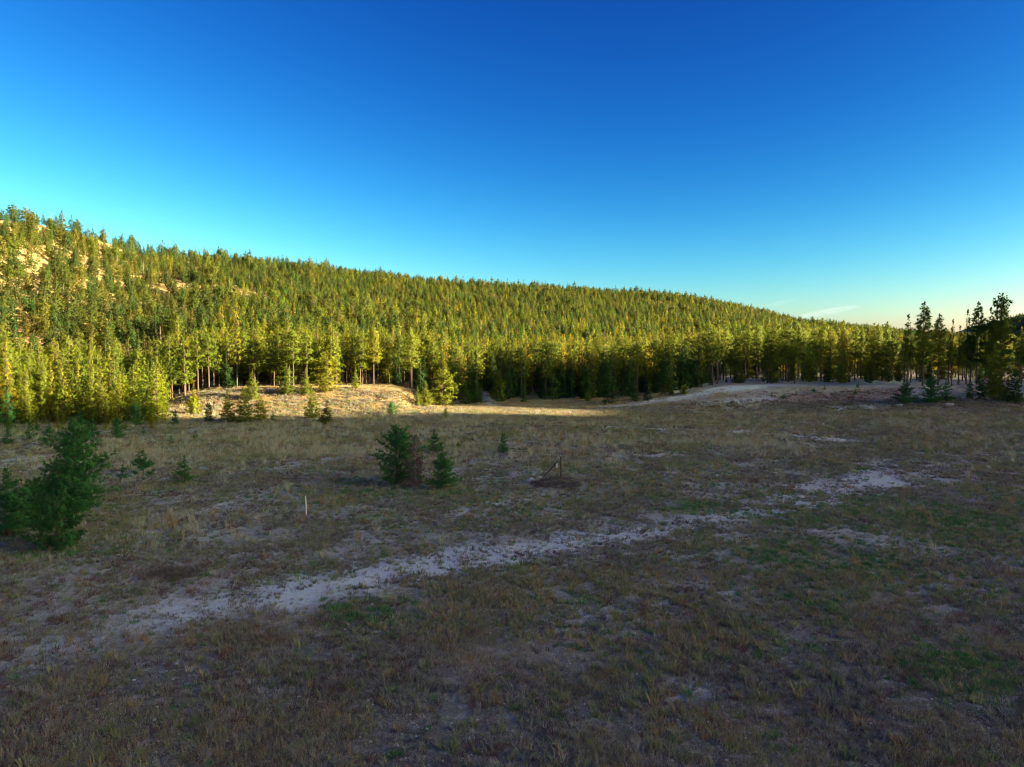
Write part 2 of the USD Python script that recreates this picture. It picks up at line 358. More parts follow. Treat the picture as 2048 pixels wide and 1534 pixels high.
M = dict(
    pine=foliage('pine_needles', [(.10, .15, .012), (.20, .245, .014), (.14, .20, .014), (.27, .265, .016)]),
    hill=foliage('hillside_needles', [(.03, .045, .012), (.05, .075, .016), (.10, .105, .022), (.045, .085, .016), (.10, .13, .013), (.16, .14, .022), (.12, .165, .013), (.21, .205, .015)], stand=True),
    fir=foliage('fir_needles', [(.035, .105, .022), (.075, .15, .02), (.05, .12, .024)]),
    young=foliage('young_pine_needles', [(.05, .22, .06), (.085, .28, .075), (.055, .20, .055)]),
    larch=foliage('larch_needles', [(.42, .34, .014), (.46, .34, .014), (.36, .33, .014)], .35),
    lime=foliage('lime_needles', [(.22, .29, .014), (.30, .33, .014), (.18, .28, .016), (.34, .33, .014)], .35),
    dead=foliage('dead_needles', [(.24, .165, .12), (.30, .20, .145)], .15, tcol=(1.1, .9, .7)),
    bark=solid('pine_bark', (.06, .04, .03), (.16, .11, .08), 5, stretch=(3, 3, .6)),
    grey=solid('dead_wood', (.20, .16, .13), (.42, .34, .28), 5, stretch=(3, 3, .6)),
    tan=foliage('dry_grass_blades', [(.46, .32, .14), (.58, .42, .20), (.50, .37, .18)], .25, .3, (1.1, 1, .8)),
    straw=foliage('straw_blades', [(.55, .52, .36), (.68, .65, .50), (.48, .46, .30)], .3, .25, (1.1, 1, .8)),
    brown=foliage('brown_grass_blades', [(.20, .185, .155), (.47, .44, .365), (.29, .27, .22), (.60, .57, .48), (.38, .355, .29)], .2, .35, (1.1, 1, .8)),
    olive=foliage('olive_grass_blades', [(.18, .24, .10), (.42, .44, .23), (.28, .33, .14)], .25, .3),
    green=foliage('green_grass_blades', [(.06, .30, .09), (.13, .34, .10), (.08, .26, .08)], .3, .3),
    weed=foliage('red_weed_stems', [(.20, .13, .11), (.30, .17, .14), (.24, .12, .10)], .15, .35, (1.1, .9, .8)),
    mullein=foliage('mullein_leaves', [(.30, .36, .20), (.36, .42, .26)], .15, .15, (1.1, 1.1, .8)),
    stone=solid('pale_stone', (.30, .28, .25), (.62, .60, .55), 4, bump=.02),
    steel=solid('rusty_steel', (.03, .022, .018), (.075, .05, .038), 8, .6),
    white=solid('white_plastic', (.74, .74, .70), (.82, .82, .80), 3, .45),
    soil=solid('dark_soil', (.13, .085, .06), (.24, .17, .12), 5, bump=.05),
)


# ------------------------------------------------------------------ trees
def norm(v):
    return v / np.maximum(np.linalg.norm(v, axis=-1, keepdims=True), 1e-9)


def tubes(p0, p1, r0, r1, sides=3):
    """Tapered prisms from p0 to p1."""
    p0, p1 = np.atleast_2d(p0), np.atleast_2d(p1)
    r0, r1 = np.broadcast_to(r0, len(p0)), np.broadcast_to(r1, len(p0))
    d = norm(p1 - p0)
    s = norm(np.cross(d, np.where(np.abs(d[:, 2:]) < .9, [0, 0, 1.0], [1.0, 0, 0])))
    t = np.cross(d, s)
    an = np.arange(sides) * 2 * np.pi / sides
    ring = np.cos(an)[None, :, None] * s[:, None] + np.sin(an)[None, :, None] * t[:, None]
    v = np.concatenate([p0[:, None] + r0[:, None, None] * ring, p1[:, None] + r1[:, None, None] * ring], 1)
    k = np.arange(sides)
    q = np.stack([k, (k + 1) % sides, (k + 1) % sides + sides, k + sides], -1)
    f = np.vstack([q[:, [0, 1, 2]], q[:, [0, 2, 3]]])
    f = (f[None] + (np.arange(len(p0)) * 2 * sides)[:, None, None]).reshape(-1, 3)
    return v.reshape(-1, 3), f


def join(parts):
    vs, fs, n = [], [], 0
    for v, f in parts:
        vs.append(v)
        fs.append(f + n)
        n += len(v)
    return np.vstack(vs), np.vstack(fs)


def spikes(c, axis, size, width, k, g, spread=.75):
    """k needle blades round each centre, leaning along its axis."""
    n = len(c)
    width = np.repeat(np.broadcast_to(width, n), k)
    c = np.repeat(c, k, 0)
    size = np.repeat(np.broadcast_to(size, n), k) * g.uniform(.65, 1.25, n * k)
    d = norm(np.repeat(norm(axis), k, 0) * (1 - spread) + spread * norm(g.normal(size=(n * k, 3))))
    s = norm(np.cross(d, g.normal(size=(n * k, 3))))
    b = c - d * (size * .15)[:, None] + g.normal(size=c.shape) * (size * .12)[:, None]
    w = (width * g.uniform(.7, 1.3, n * k))[:, None]
    v = np.stack([b - s * w * .5, b + s * w * .5, b + d * size[:, None]], 1).reshape(-1, 3)
    return v, np.arange(len(v)).reshape(-1, 3)


PROF = {
    'cone': lambda t: np.clip((1 - t) ** .85, 0, 1) * np.clip(.72 + 2.5 * t, 0, 1) + .03,
    'round': lambda t: np.clip(np.sin(np.pi * np.clip(t * .82 + .16, 0, 1)), 0, 1) ** .75 + .05,
    'spire': lambda t: np.clip(1 - t, 0, 1) ** .95 * np.clip(.8 + 2 * t, 0, 1) + .02,
    'oval': lambda t: np.clip(np.sin(np.pi * np.clip(.14 + .86 * t, 0, 1)), 0, 1) ** .7 * (1 - .35 * t) + .04,
}


def tree(H, cb, R, prof, nb, cs, k, w, seed, space, up=(.05, .8), trunk=.02, side=.22, gap=0.0, lean=.0, wood=True, hull=True):
    """(trunk mesh, crown mesh) of one conifer with its base at the origin."""
    g = np.random.default_rng(seed)
    t = np.sort(g.uniform(0, 1, nb)) ** 1.0
    t[-3:] = [.96, .98, .995]
    z = H * (cb + (1 - cb) * t)
    az = np.arange(nb) * 2.399 + g.uniform(-.6, .6, nb)
    L = R * PROF[prof](t) * g.uniform(.62, 1.18, nb) * (1 + .22 * np.sin(az * 1 + seed) + .18 * np.sin(3 * az + 9 * t + seed))
    keep = g.uniform(size=nb) > gap
    keep &= ~((np.sin(7 * t * 3 + seed) + np.sin(az * 2 + seed * 2) > 1.55) & (gap > 0))
    t, z, az, L = t[keep], z[keep], az[keep], np.maximum(L[keep], cs * .5)
    el = up[0] + (up[1] - up[0]) * t ** 1.3 + g.normal(0, .14, len(t))
    cen = np.stack([lean * z * .03 + .02 * H * np.sin(z / H * 4 + seed) * .25, .02 * H * np.cos(z / H * 3 + seed * 2) * .25 - .005 * H * math.cos(seed * 2), z], -1)
    d = np.stack([np.cos(el) * np.sin(az), np.cos(el) * np.cos(az), np.sin(el)], -1)
    tip = cen + d * L[:, None]
    tip[:, 2] += .10 * L
    cs_, ax, sz = [], [], []
    small = np.clip(L / (.55 * R), .42, 1)
    n = np.maximum(1, np.round(L / space).astype(int))
    for m in range(int(n.max())):
        ok = n > m
        f = ((m + g.uniform(.35, .95, ok.sum())) / n[ok])
        f = .18 + .82 * f if hull else f
        p = cen[ok] * (1 - f[:, None]) + tip[ok] * f[:, None]
        s = norm(np.cross(d[ok], [0, 0, 1.0]))
        off = g.normal(0, 1, ok.sum()) * side * L[ok] * (1.1 - .6 * f)
        p = p + s * off[:, None] + np.array([0, 0, 1.0]) * (g.normal(0, .25, ok.sum()) * cs)[:, None]
        cs_.append(p)
        ax.append(d[ok] + s * (np.sign(off) * .5)[:, None] + [0, 0, .35])
        sz.append(small[ok])
    cs_.append(np.array([[0, 0, H * (1 - .012 * q)] for q in range(3)]) + [lean * H * .03, 0, 0])
    ax.append(np.array([[0, 0, 1.0]] * 3))
    sz.append(np.array([.4, .45, .5]))
    sz = np.concatenate(sz)
    crown = spikes(np.vstack(cs_), np.vstack(ax), cs * sz, w * (.5 + .5 * sz), k, g)
    zz = np.linspace(0, H * .97, 7)
    tc = np.stack([lean * zz * .03 + .02 * H * np.sin(zz / H * 4 + seed) * .25, .02 * H * np.cos(zz / H * 3 + seed * 2) * .25 - .005 * H * math.cos(seed * 2), zz], -1)
    tc[0] = [0, 0, -.25]
    r = trunk * H * np.linspace(1, .12, 7)
    parts = [tubes(tc[q:q + 1], tc[q + 1:q + 2], r[q], r[q + 1], 6) for q in range(6)]
    if wood:
        parts.append(tubes(cen, cen * .12 + tip * .88, np.maximum(.012 * L + .006, .008), .004, 3))
    return join(parts), crown


KINDS = '/World/tree_kinds'
stage.CreateClassPrim(KINDS)
HEIGHT = {}


def kind(name, trunk, crown, H, mat, bark='bark', crown_name='crown'):
    p = f'{KINDS}/{name}'
    UsdGeom.Xform.Define(stage, p)
    usdkit.mesh(stage, p + '/trunk', trunk, M[bark], smooth=50)
    v, f = crown
    out = v * [1, 1, 0]
    out = norm(norm(out) * 1.0 + [0, 0, .25] + np.random.default_rng(len(v)).normal(size=(len(f), 3)).repeat(3, 0) * .28)    # soft, outward facing boughs
    flat = np.cross(v[1::3] - v[0::3], v[2::3] - v[0::3])
    turn = (flat * out[0::3]).sum(-1) < 0
    f = f.copy()
    f[turn] = f[turn][:, ::-1]
    m = usdkit.mesh(stage, f'{p}/{crown_name}', (v, f), M[mat])
    m.CreateNormalsAttr(Vt.Vec3fArray.FromNumpy(out.astype(np.float32)))
    m.SetNormalsInterpolation('vertex')
    if 'twigs' in crown_name:
        m.GetPrim().SetCustomDataByKey('kind', 'stuff')
    HEIGHT[name] = H
    return p


def make(name, mat, H=10.0, bark='bark', crown_name='crown', **kw):
    kind(name, *tree(H, **kw), H, mat, bark, crown_name)


# far hillside trees (a few hundred triangles each)
for s in range(4):
    make(f'hill_pine_{"abcd"[s]}', 'hill', cb=.06 + .06 * (s % 2), R=2.5 + .22 * (s % 3), prof=['oval', 'cone', 'oval', 'cone'][s], nb=100, cs=.7, k=10, w=.23, seed=20 + s, space=.85, up=(.0, .8), trunk=.010, wood=False, gap=.06)
for s in range(2):
    make(f'hill_fir_{"ab"[s]}', 'fir', cb=.05, R=2.0, prof='spire', nb=96, cs=.62, k=10, w=.21, seed=30 + s, space=.8, up=(-.1, .6), trunk=.010, wood=False)
    make(f'hill_larch_{"ab"[s]}', 'larch', cb=.12, R=1.8, prof='spire', nb=84, cs=.6, k=10, w=.19, seed=34 + s, space=.8, up=(.0, .6), trunk=.010, wood=False, gap=.05)
    make(f'hill_lime_{"ab"[s]}', 'lime', cb=.06, R=2.0, prof='cone', nb=92, cs=.62, k=10, w=.21, seed=37 + s, space=.8, up=(.0, .6), trunk=.010, wood=False, gap=.05)
make('hill_snag', 'dead', cb=.2, R=1.1, prof='cone', nb=60, cs=.5, k=4, w=.08, seed=39, space=.6, up=(-.3, .3), trunk=.014, wood=True, gap=.1, bark='grey', crown_name='bare_twigs')
# forest edge trees
for s in range(4):
    make(f'tall_pine_{"abcd"[s]}', 'pine', H=14.0, cb=[.30, .40, .24, .34][s], R=[2.2, 2.0, 2.4, 2.1][s], prof=['oval', 'oval', 'cone', 'oval'][s], nb=100, cs=.6, k=13, w=0.116, seed=40 + s, space=.5, up=(-.15, .8), trunk=.013, gap=.18, side=.24)
for s in range(3):
    make(f'edge_pine_{"abc"[s]}', 'pine', H=9.0, cb=.01, R=[2.1, 1.85, 2.3][s], prof=['cone', 'cone', 'oval'][s], nb=150, cs=.5, k=13, w=0.095, seed=50 + s, space=.42, up=(.05, .95), trunk=.008, gap=.1, side=.18)
for s in range(3):
    make(f'edge_fir_{"abc"[s]}', 'fir', H=10.0, cb=.03, R=[1.8, 1.6, 2.1][s], prof='spire', nb=160, cs=.48, k=13, w=0.095, seed=60 + s, space=.42, up=(-.12, .7), trunk=.008, gap=.08, side=.18)
for s in range(2):
    make(f'edge_larch_{"ab"[s]}', 'larch', H=12.0, cb=.14, R=1.7, prof='spire', nb=120, cs=.46, k=13, w=0.082, seed=70 + s, space=.46, up=(.0, .6), trunk=.011, gap=.14)
    make(f'edge_lime_{"ab"[s]}', 'lime', H=9.0, cb=.01, R=1.75, prof='cone', nb=145, cs=.48, k=13, w=0.088, seed=74 + s, space=.44, up=(.05, .9), trunk=.008, gap=.1)
# the tall dark pines on the right
for s in range(3):
    make(f'dark_pine_{"abc"[s]}', 'pine', H=18.0, cb=[.26, .34, .16][s], R=[2.25, 2.0, 2.7][s], prof=['oval', 'cone', 'oval'][s], nb=[170, 145, 250][s], cs=.70, k=18, w=0.116, seed=80 + s, space=.55, up=(-.1, .65), trunk=.011, gap=.07, side=.26)
# young pines standing in the meadow, seen from near
for s in range(4):
    make(f'meadow_pine_{"abcd"[s]}', 'young', H=4.0, cb=.03, R=[1.4, 1.3, 1.6, 1.1][s], prof=['cone', 'cone', 'oval', 'spire'][s], nb=[130, 120, 150, 105][s], cs=.21, k=15, w=.036, seed=90 + s, space=.13, up=(.15, 1.1), trunk=.014, gap=.1, side=.12)
make('big_meadow_pine', 'young', H=6.0, cb=.04, R=2.0, prof='oval', nb=230, cs=.27, k=15, w=.042, seed=97, space=.17, up=(.1, .95), trunk=.015, gap=.14, side=.2)
make('sapling_a', 'young', H=1.5, cb=.02, R=.62, prof='cone', nb=34, cs=.20, k=16, w=.03, seed=101, space=.12, up=(.3, 1.1), trunk=.016, side=.1)
make('sapling_b', 'young', H=1.5, cb=.02, R=.52, prof='cone', nb=28, cs=.20, k=16, w=.03, seed=102, space=.12, up=(.35, 1.1), trunk=.016, side=.1)
make('half_dead_pine', 'dead', H=4.0, cb=.05, R=1.2, prof='cone', nb=150, cs=.24, k=9, w=.03, seed=110, space=.15, up=(-.1, .7), trunk=.013, gap=.15, bark='grey', crown_name='dead_needles')
make('grey_snag', 'dead', H=12.0, cb=.25, R=1.5, prof='cone', nb=130, cs=.4, k=5, w=.05, seed=112, space=.5, up=(-.35, .3), trunk=.013, gap=.1, bark='grey', crown_name='bare_twigs')
make('bare_bush', 'dead', H=1.6, cb=.0, R=.5, prof='oval', nb=40, cs=.2, k=5, w=.012, seed=113, space=.2, up=(.5, 1.2), trunk=.012, gap=.1, bark='grey', crown_name='bare_twigs')
make('round_shrub', 'lime', H=3.0, cb=.0, R=1.5, prof='round', nb=110, cs=.36, k=12, w=.07, seed=114, space=.3, up=(.2, 1.1), trunk=.012)

# ---- trees picked out one by one: kind, base column, base row, top row, width factor, name, label, category
PICK = [
    # meadow, left
    ('big_meadow_pine', 150, 1030, 838, 1.0, 'pine_tree', 'tall bushy dark pine at the back of the left foreground clump', 'pine tree'),
    ('big_meadow_pine', 118, 1104, 925, 1.02, 'pine_tree', 'broad dark pine at the front of the left foreground clump', 'pine tree'),
    ('meadow_pine_a', 14, 1072, 934, 1.0, 'pine_tree', 'dark pine cut by the left edge of the photo beside the foreground clump', 'pine tree'),
    ('meadow_pine_c', 72, 1040, 958, .8, 'pine_tree', 'small dark pine squeezed between the edge pine and the big left clump', 'pine tree'),
    ('sapling_a', 286, 953, 901, 1.0, 'pine_sapling', 'wide bushy sapling, the largest of the three in the meadow right of the left clump', 'sapling'),
    ('sapling_b', 245, 962, 930, .9, 'pine_sapling', 'smallest sapling just left of the wide bushy one, right of the foreground clump', 'sapling'),
    ('meadow_pine_b', 370, 967, 913, 1.1, 'pine_sapling', 'neat conical sapling, rightmost of the three in the meadow right of the left clump', 'sapling'),
    ('sapling_b', 341, 888, 872, .9, 'pine_sapling', 'tiny dark sapling before the left forest, left of its twin', 'sapling'),
    ('sapling_a', 391, 881, 865, .9, 'pine_sapling', 'tiny dark sapling nearest the pale grass band, right of its twin before the left forest', 'sapling'),
    ('meadow_pine_c', 233, 878, 838, .8, 'pine_tree', 'small sunlit-topped pine standing alone beside the pale road before the left forest', 'pine tree'),
    ('sapling_b', 288, 868, 853, .8, 'pine_sapling', 'tiny sapling at the pale road between the lone small pine and the lit bank', 'sapling'),
    ('meadow_pine_a', 186, 873, 830, .9, 'pine_tree', 'dark bushy pine at the foot of the left forest, above the foreground clump', 'pine tree'),
    ('meadow_pine_b', 100, 893, 846, 1.0, 'pine_tree', 'pine seen just above the top of the left foreground clump, left of the clump tip', 'pine tree'),
    ('meadow_pine_d', 60, 880, 838, .9, 'pine_tree', 'slender bright green pine before the left forest, second from the left edge', 'pine tree'),
    ('meadow_pine_d', 16, 890, 854, 1.1, 'pine_tree', 'small green pine nearest the left edge at the pale road', 'pine tree'),
    # meadow, middle
    ('meadow_pine_c', 793, 971, 855, .88, 'pine_tree', 'big dark green pine in the middle of the meadow with a browned right side', 'pine tree'),
    ('half_dead_pine', 832, 976, 868, 1.0, 'dead_pine', 'dead brown pine leaning into the right side of the big middle pine', 'dead tree'),
    ('meadow_pine_a', 882, 978, 888, .86, 'pine_tree', 'bright dark-green conical pine right of the dead brown pine in mid meadow', 'pine tree'),
    ('meadow_pine_b', 868, 906, 859, 1.0, 'pine_tree', 'smaller pine standing behind the conical pine in mid meadow', 'pine tree'),
    ('sapling_a', 915, 897, 884, .9, 'pine_sapling', 'tiny round sapling in pale grass right of the mid meadow pines', 'sapling'),
    ('meadow_pine_d', 1006, 906, 860, 1.0, 'pine_sapling', 'slim lone sapling beside a bare bush in the middle of the meadow', 'sapling'),
    ('bare_bush', 991, 905, 868, .9, 'bare_bush', 'leafless brown bush just left of the slim lone sapling', 'bush'),
    # lit band
    ('edge_fir_a', 416, 845, 795, .95, 'fir_tree', 'dark fir at the left end of the small clump before the lit bank', 'fir tree'),
    ('edge_pine_a', 455, 846, 790, 1.1, 'pine_tree', 'bushy pine second from the left in the clump before the lit bank', 'pine tree'),
    ('edge_pine_b', 488, 847, 783, 1.15, 'pine_tree', 'tallest sunlit pine in the clump before the lit bank', 'pine tree'),
    ('edge_pine_c', 522, 843, 800, 1.1, 'pine_tree', 'low dark pine at the right end of the clump before the lit bank', 'pine tree'),
    ('meadow_pine_d', 546, 843, 821, .9, 'pine_sapling', 'small sapling at the foot of the lit bank just right of the clump', 'sapling'),
    ('edge_pine_b', 624, 838, 779, 1.0, 'pine_tree', 'taller pine of the pair standing before the lit bank', 'pine tree'),
    ('edge_pine_a', 655, 849, 806, 1.2, 'pine_tree', 'shorter rounder pine of the pair standing before the lit bank', 'pine tree'),
    ('meadow_pine_c', 782, 831, 806, 1.0, 'pine_tree', 'small sunlit pine beside a bare bush on the golden grass strip', 'pine tree'),
    ('bare_bush', 766, 831, 809, 1.0, 'bare_bush', 'leafless brown bush on the golden grass strip beside the small sunlit pine', 'bush'),
    ('edge_lime_a', 891, 838, 812, 1.0, 'pine_tree', 'small thin sunlit pine on the golden grass strip below the sunlit clump', 'pine tree'),
    ('edge_larch_a', 388, 812, 767, 1.0, 'larch_tree', 'small yellow larch at the left end of the lit bank', 'larch tree'),
    ('round_shrub', 388, 829, 800, 1.1, 'round_shrub', 'rounded yellow-green shrub in front of the small yellow larch', 'shrub'),
    ('edge_pine_a', 506, 800, 748, 1.1, 'pine_tree', 'sunlit pine halfway up the lit bank above the small clump', 'pine tree'),
    ('edge_pine_c', 575, 790, 735, 1.1, 'pine_tree', 'broad sunlit pine on the bank top left of the pair of pines', 'pine tree'),
    ('edge_pine_b', 612, 790, 742, 1.0, 'pine_tree', 'sunlit pine on the bank top directly above the taller pine of the pair', 'pine tree'),
    ('edge_pine_c', 655, 785, 712, 1.0, 'pine_tree', 'large cone shaped sunlit pine on the bank top above the shorter pine of the pair', 'pine tree'),
    ('edge_lime_b', 712, 778, 740, 1.1, 'pine_tree', 'small bright pine at the edge of the bank top below the tall bare trunks', 'pine tree'),
    # sunlit clump at the end of the bank
    ('edge_pine_b', 835, 812, 778, 1.1, 'pine_tree', 'smallest pine at the left of the sunlit clump ending the bank', 'pine tree'),
    ('edge_pine_a', 851, 813, 768, 1.15, 'pine_tree', 'sunlit pine second in the clump ending the bank', 'pine tree'),
    ('edge_pine_c', 885, 812, 737, 1.0, 'pine_tree', 'largest sunlit pine of the clump ending the bank', 'pine tree'),
    ('edge_fir_b', 932, 808, 762, 1.2, 'fir_tree', 'dark green fir just right of the largest sunlit pine of the clump', 'fir tree'),
    ('edge_fir_a', 955, 806, 752, 1.2, 'fir_tree', 'dark fir with a lit tip left of the pale path into the trees', 'fir tree'),
    ('edge_pine_a', 999, 804, 744, 1.0, 'pine_tree', 'pine with a bright lit top right of the pale path into the trees', 'pine tree'),
    # shaded firs
    ('edge_fir_b', 1048, 805, 760, .9, 'fir_tree', 'narrow dark fir in the shade right of the pine with the lit top', 'fir tree'),
    ('edge_fir_c', 1105, 800, 742, 1.2, 'fir_tree', 'broad dark fir in shade halfway between the pale path and the blue-green firs', 'fir tree'),
    ('edge_fir_c', 1220, 808, 722, 1.0, 'fir_tree', 'broadest shaded fir standing forward at the edge of the meadow', 'fir tree'),
    ('edge_fir_a', 1268, 803, 752, .9, 'fir_tree', 'slim shaded fir left in the pair right of the broadest shaded fir', 'fir tree'),
    ('edge_fir_b', 1296, 802, 755, .9, 'fir_tree', 'slim shaded fir right in the pair right of the broadest shaded fir', 'fir tree'),
    ('edge_fir_c', 1338, 791, 720, 1.0, 'fir_tree', 'tall blue-green shaded fir with drooping boughs at the foot of the right bank', 'fir tree'),
    ('round_shrub', 1368, 788, 772, 1.1, 'round_shrub', 'low dark shrub at the right foot of the tall blue-green fir', 'shrub'),
    ('round_shrub', 1175, 803, 788, 1.0, 'round_shrub', 'low green shrub in the shade left of the broadest shaded fir', 'shrub'),
    # right bank
    ('meadow_pine_a', 1811, 808, 757, 1.0, 'pine_tree', 'leftmost of three young pines at the front of the right bank', 'pine tree'),
    ('meadow_pine_c', 1860, 806, 754, .9, 'pine_tree', 'middle one of three young pines at the front of the right bank', 'pine tree'),
    ('meadow_pine_d', 1892, 803, 757, 1.1, 'pine_tree', 'rightmost of three young pines at the front of the right bank', 'pine tree'),
    ('sapling_b', 1543, 794, 784, .9, 'pine_sapling', 'small sapling at the left end of the reddish weeds on the right bank', 'sapling'),
    ('sapling_a', 1568, 799, 788, 1.2, 'pine_sapling', 'pale lit low sapling in the reddish weeds on the right bank', 'sapling'),
    ('sapling_b', 1593, 791, 782, .9, 'pine_sapling', 'small dark sapling above the pale lit one on the right bank', 'sapling'),
    ('sapling_a', 1628, 787, 776, 1.3, 'pine_sapling', 'widest dark sapling in the reddish weeds on the right bank', 'sapling'),
    ('sapling_b', 1649, 780, 770, .9, 'pine_sapling', 'small dark sapling just above the widest one on the right bank', 'sapling'),
    ('sapling_a', 1710, 791, 780, .9, 'pine_sapling', 'lone dark sapling in the middle of the right bank below the tall trees', 'sapling'),
    ('sapling_b', 1737, 789, 780, .9, 'pine_sapling', 'faint sapling right of the lone dark one on the right bank', 'sapling'),
    ('meadow_pine_b', 1716, 776, 764, 1.0, 'pine_sapling', 'sapling at the very edge of the dark trees above the right bank', 'sapling'),
    # dark young pines at the right edge
    ('edge_fir_c', 1962, 800, 738, .75, 'fir_tree', 'dark bushy fir at the left of the thicket at the right edge', 'fir tree'),
    ('edge_fir_a', 1938, 797, 754, .8, 'fir_tree', 'smallest dark fir at the outer left of the right-edge thicket', 'fir tree'),
    ('edge_fir_b', 2016, 804, 748, 1.0, 'fir_tree', 'low dark fir filling the front of the right-edge thicket', 'fir tree'),
    ('edge_pine_c', 1998, 803, 712, .72, 'pine_tree', 'young pine with a bright lit top in the thicket at the right edge', 'pine tree'),
    ('edge_fir_a', 2032, 806, 720, .8, 'fir_tree', 'dark fir cut by the right edge in the thicket', 'fir tree'),
    ('edge_pine_a', 1985, 792, 696, .62, 'pine_tree', 'taller young pine behind the thicket at the right edge, lit on its top', 'pine tree'),
    # tall dark pines against the sky
    ('dark_pine_b', 1814, 771, 630, 1.0, 'tall_pine', 'leftmost of the tall dark pines standing against the sky on the right', 'pine tree'),
    ('dark_pine_a', 1845, 771, 604, 1.0, 'tall_pine', 'tall open-crowned pine, the highest of the left group against the sky', 'pine tree'),
    ('dark_pine_a', 1876, 770, 628, .95, 'tall_pine', 'tall dark pine right of the highest one in the left group', 'pine tree'),
    ('dark_pine_b', 1903, 771, 640, .7, 'tall_pine', 'slim bare-stemmed pine at the right end of the left tall group', 'pine tree'),
    ('dark_pine_b', 1917, 770, 652, .8, 'tall_pine', 'shortest dark pine filling the gap between the two tall groups', 'pine tree'),
    ('dark_pine_b', 1932, 768, 620, .85, 'tall_pine', 'slender dark pine at the left of the right group against the sky', 'pine tree'),
    ('dark_pine_a', 1953, 769, 604, .85, 'tall_pine', 'tall layered pine second in the right group against the sky', 'pine tree'),
    ('dark_pine_b', 1978, 768, 616, .8, 'tall_pine', 'dark pine tucked left of the densest tall pine', 'pine tree'),
    ('dark_pine_c', 2000, 770, 588, 1.0, 'tall_pine', 'densest and highest dark pine at the far right against the sky', 'pine tree'),
    ('dark_pine_b', 2043, 768, 655, .8, 'tall_pine', 'brownish pine at the right edge below the distant hill', 'pine tree'),
    # landmarks in the forest
    ('grey_snag', 146, 756, 672, 1.1, 'dead_tree', 'pale grey dead tree with drooping bare twigs in the left forest', 'dead tree'),
    ('grey_snag', 290, 775, 722, 1.2, 'dead_tree', 'half bare grey-brown tree at the edge of a dark gap in the left forest', 'dead tree'),
]
WF = {}
KEEP_OUT = []
for k_, u_, v0, v1, wf, nm, lb, ct in PICK:
    p = at(u_, v0)
    h = (v0 - v1) / F * p[1] / math.cos(PITCH)
    sc = h / HEIGHT[k_]
    wf *= 1.4 if k_[:6] in ('meadow', 'saplin') else 1.35 if k_[:5] == 'edge_' else 1.0
    sc *= 1.12 if k_[:5] == 'edge_' else 1.0
    thing(nm, lb, ct, p, rz=rng.uniform(0, 360), sc=(sc * wf, sc * wf, sc), ref=f'{KINDS}/{k_}')
    KEEP_OUT.append((p[0], p[1], 1.2 + .12 * h))
KEEP_OUT = np.array(KEEP_OUT)

# ---- the forest: scattered trees, each on the ground
front_edge = table((-900, 98), (0, 97), (200, 98), (330, 101), (352, 126), (420, 130), (600, 132), (700, 134), (800, 136), (840, 132), (900, 133), (960, 137), (985, 150), (1010, 140), (1100, 139), (1300, 142), (1380, 148), (1500, 152), (1800, 153), (2048, 148), (2200, 120), (2600, 112), (3600, 100))


def scatter(step, s0, s1, y0, y1, seed):
    g = np.random.default_rng(seed)
    X, Y = np.meshgrid(np.arange(s0 * y1, s1 * y1, step), np.arange(y0, y1, step))
    X, Y = X.ravel() + g.uniform(-.5, .5, X.size) * step, Y.ravel() + g.uniform(-.5, .5, Y.size) * step
    k = (X / Y > s0) & (X / Y < s1) & (Y > y0) & (Y < y1)
    return X[k], Y[k], g


def ufun(x, y):
    return UC + F * x / y


T = []          # rows: x, y, z, height, kind index, zone
kinds, kidx = [], {}


def kid(name):
    if name not in kidx:
        kidx[name] = len(kinds)
        kinds.append(name)
    return kidx[name]


# flat forest between the meadow and the hill
x, y, g = scatter(3.3, -.95, 1.35, 95, 330, 5)
u = ufun(x, y)
e = front_edge(u) + (fbm2(x, y, 12, 2, 21) - .5) * 6
k = (y > e) & (y < hill_from(u) + 12) & (g.uniform(size=len(x)) < np.where(y < e + 40, .92, .72) * np.where((u > 1400), .6, 1) * np.where((u > 1800), .6, 1))
k &= np.hypot(x + .0375 * y, (y - 150) / 6) > 1.6   # the pale path into the trees
for cx, cy, cr in KEEP_OUT:
    k &= np.hypot(x - cx, y - cy) > cr * .8
x, y, u, e = x[k], y[k], u[k], e[k]
yx, yy, g2 = scatter(3.2, -.85, -.44, 89, 101, 15)       # young trees stepping down to the meadow at the left
x, y, u, e = np.concatenate([x, yx]), np.concatenate([y, yy]), np.concatenate([u, ufun(yx, yy)]), np.concatenate([e, yy + 50])
n = len(x)
r1, r2 = g.uniform(size=n), g.uniform(size=n)
depth = y - e
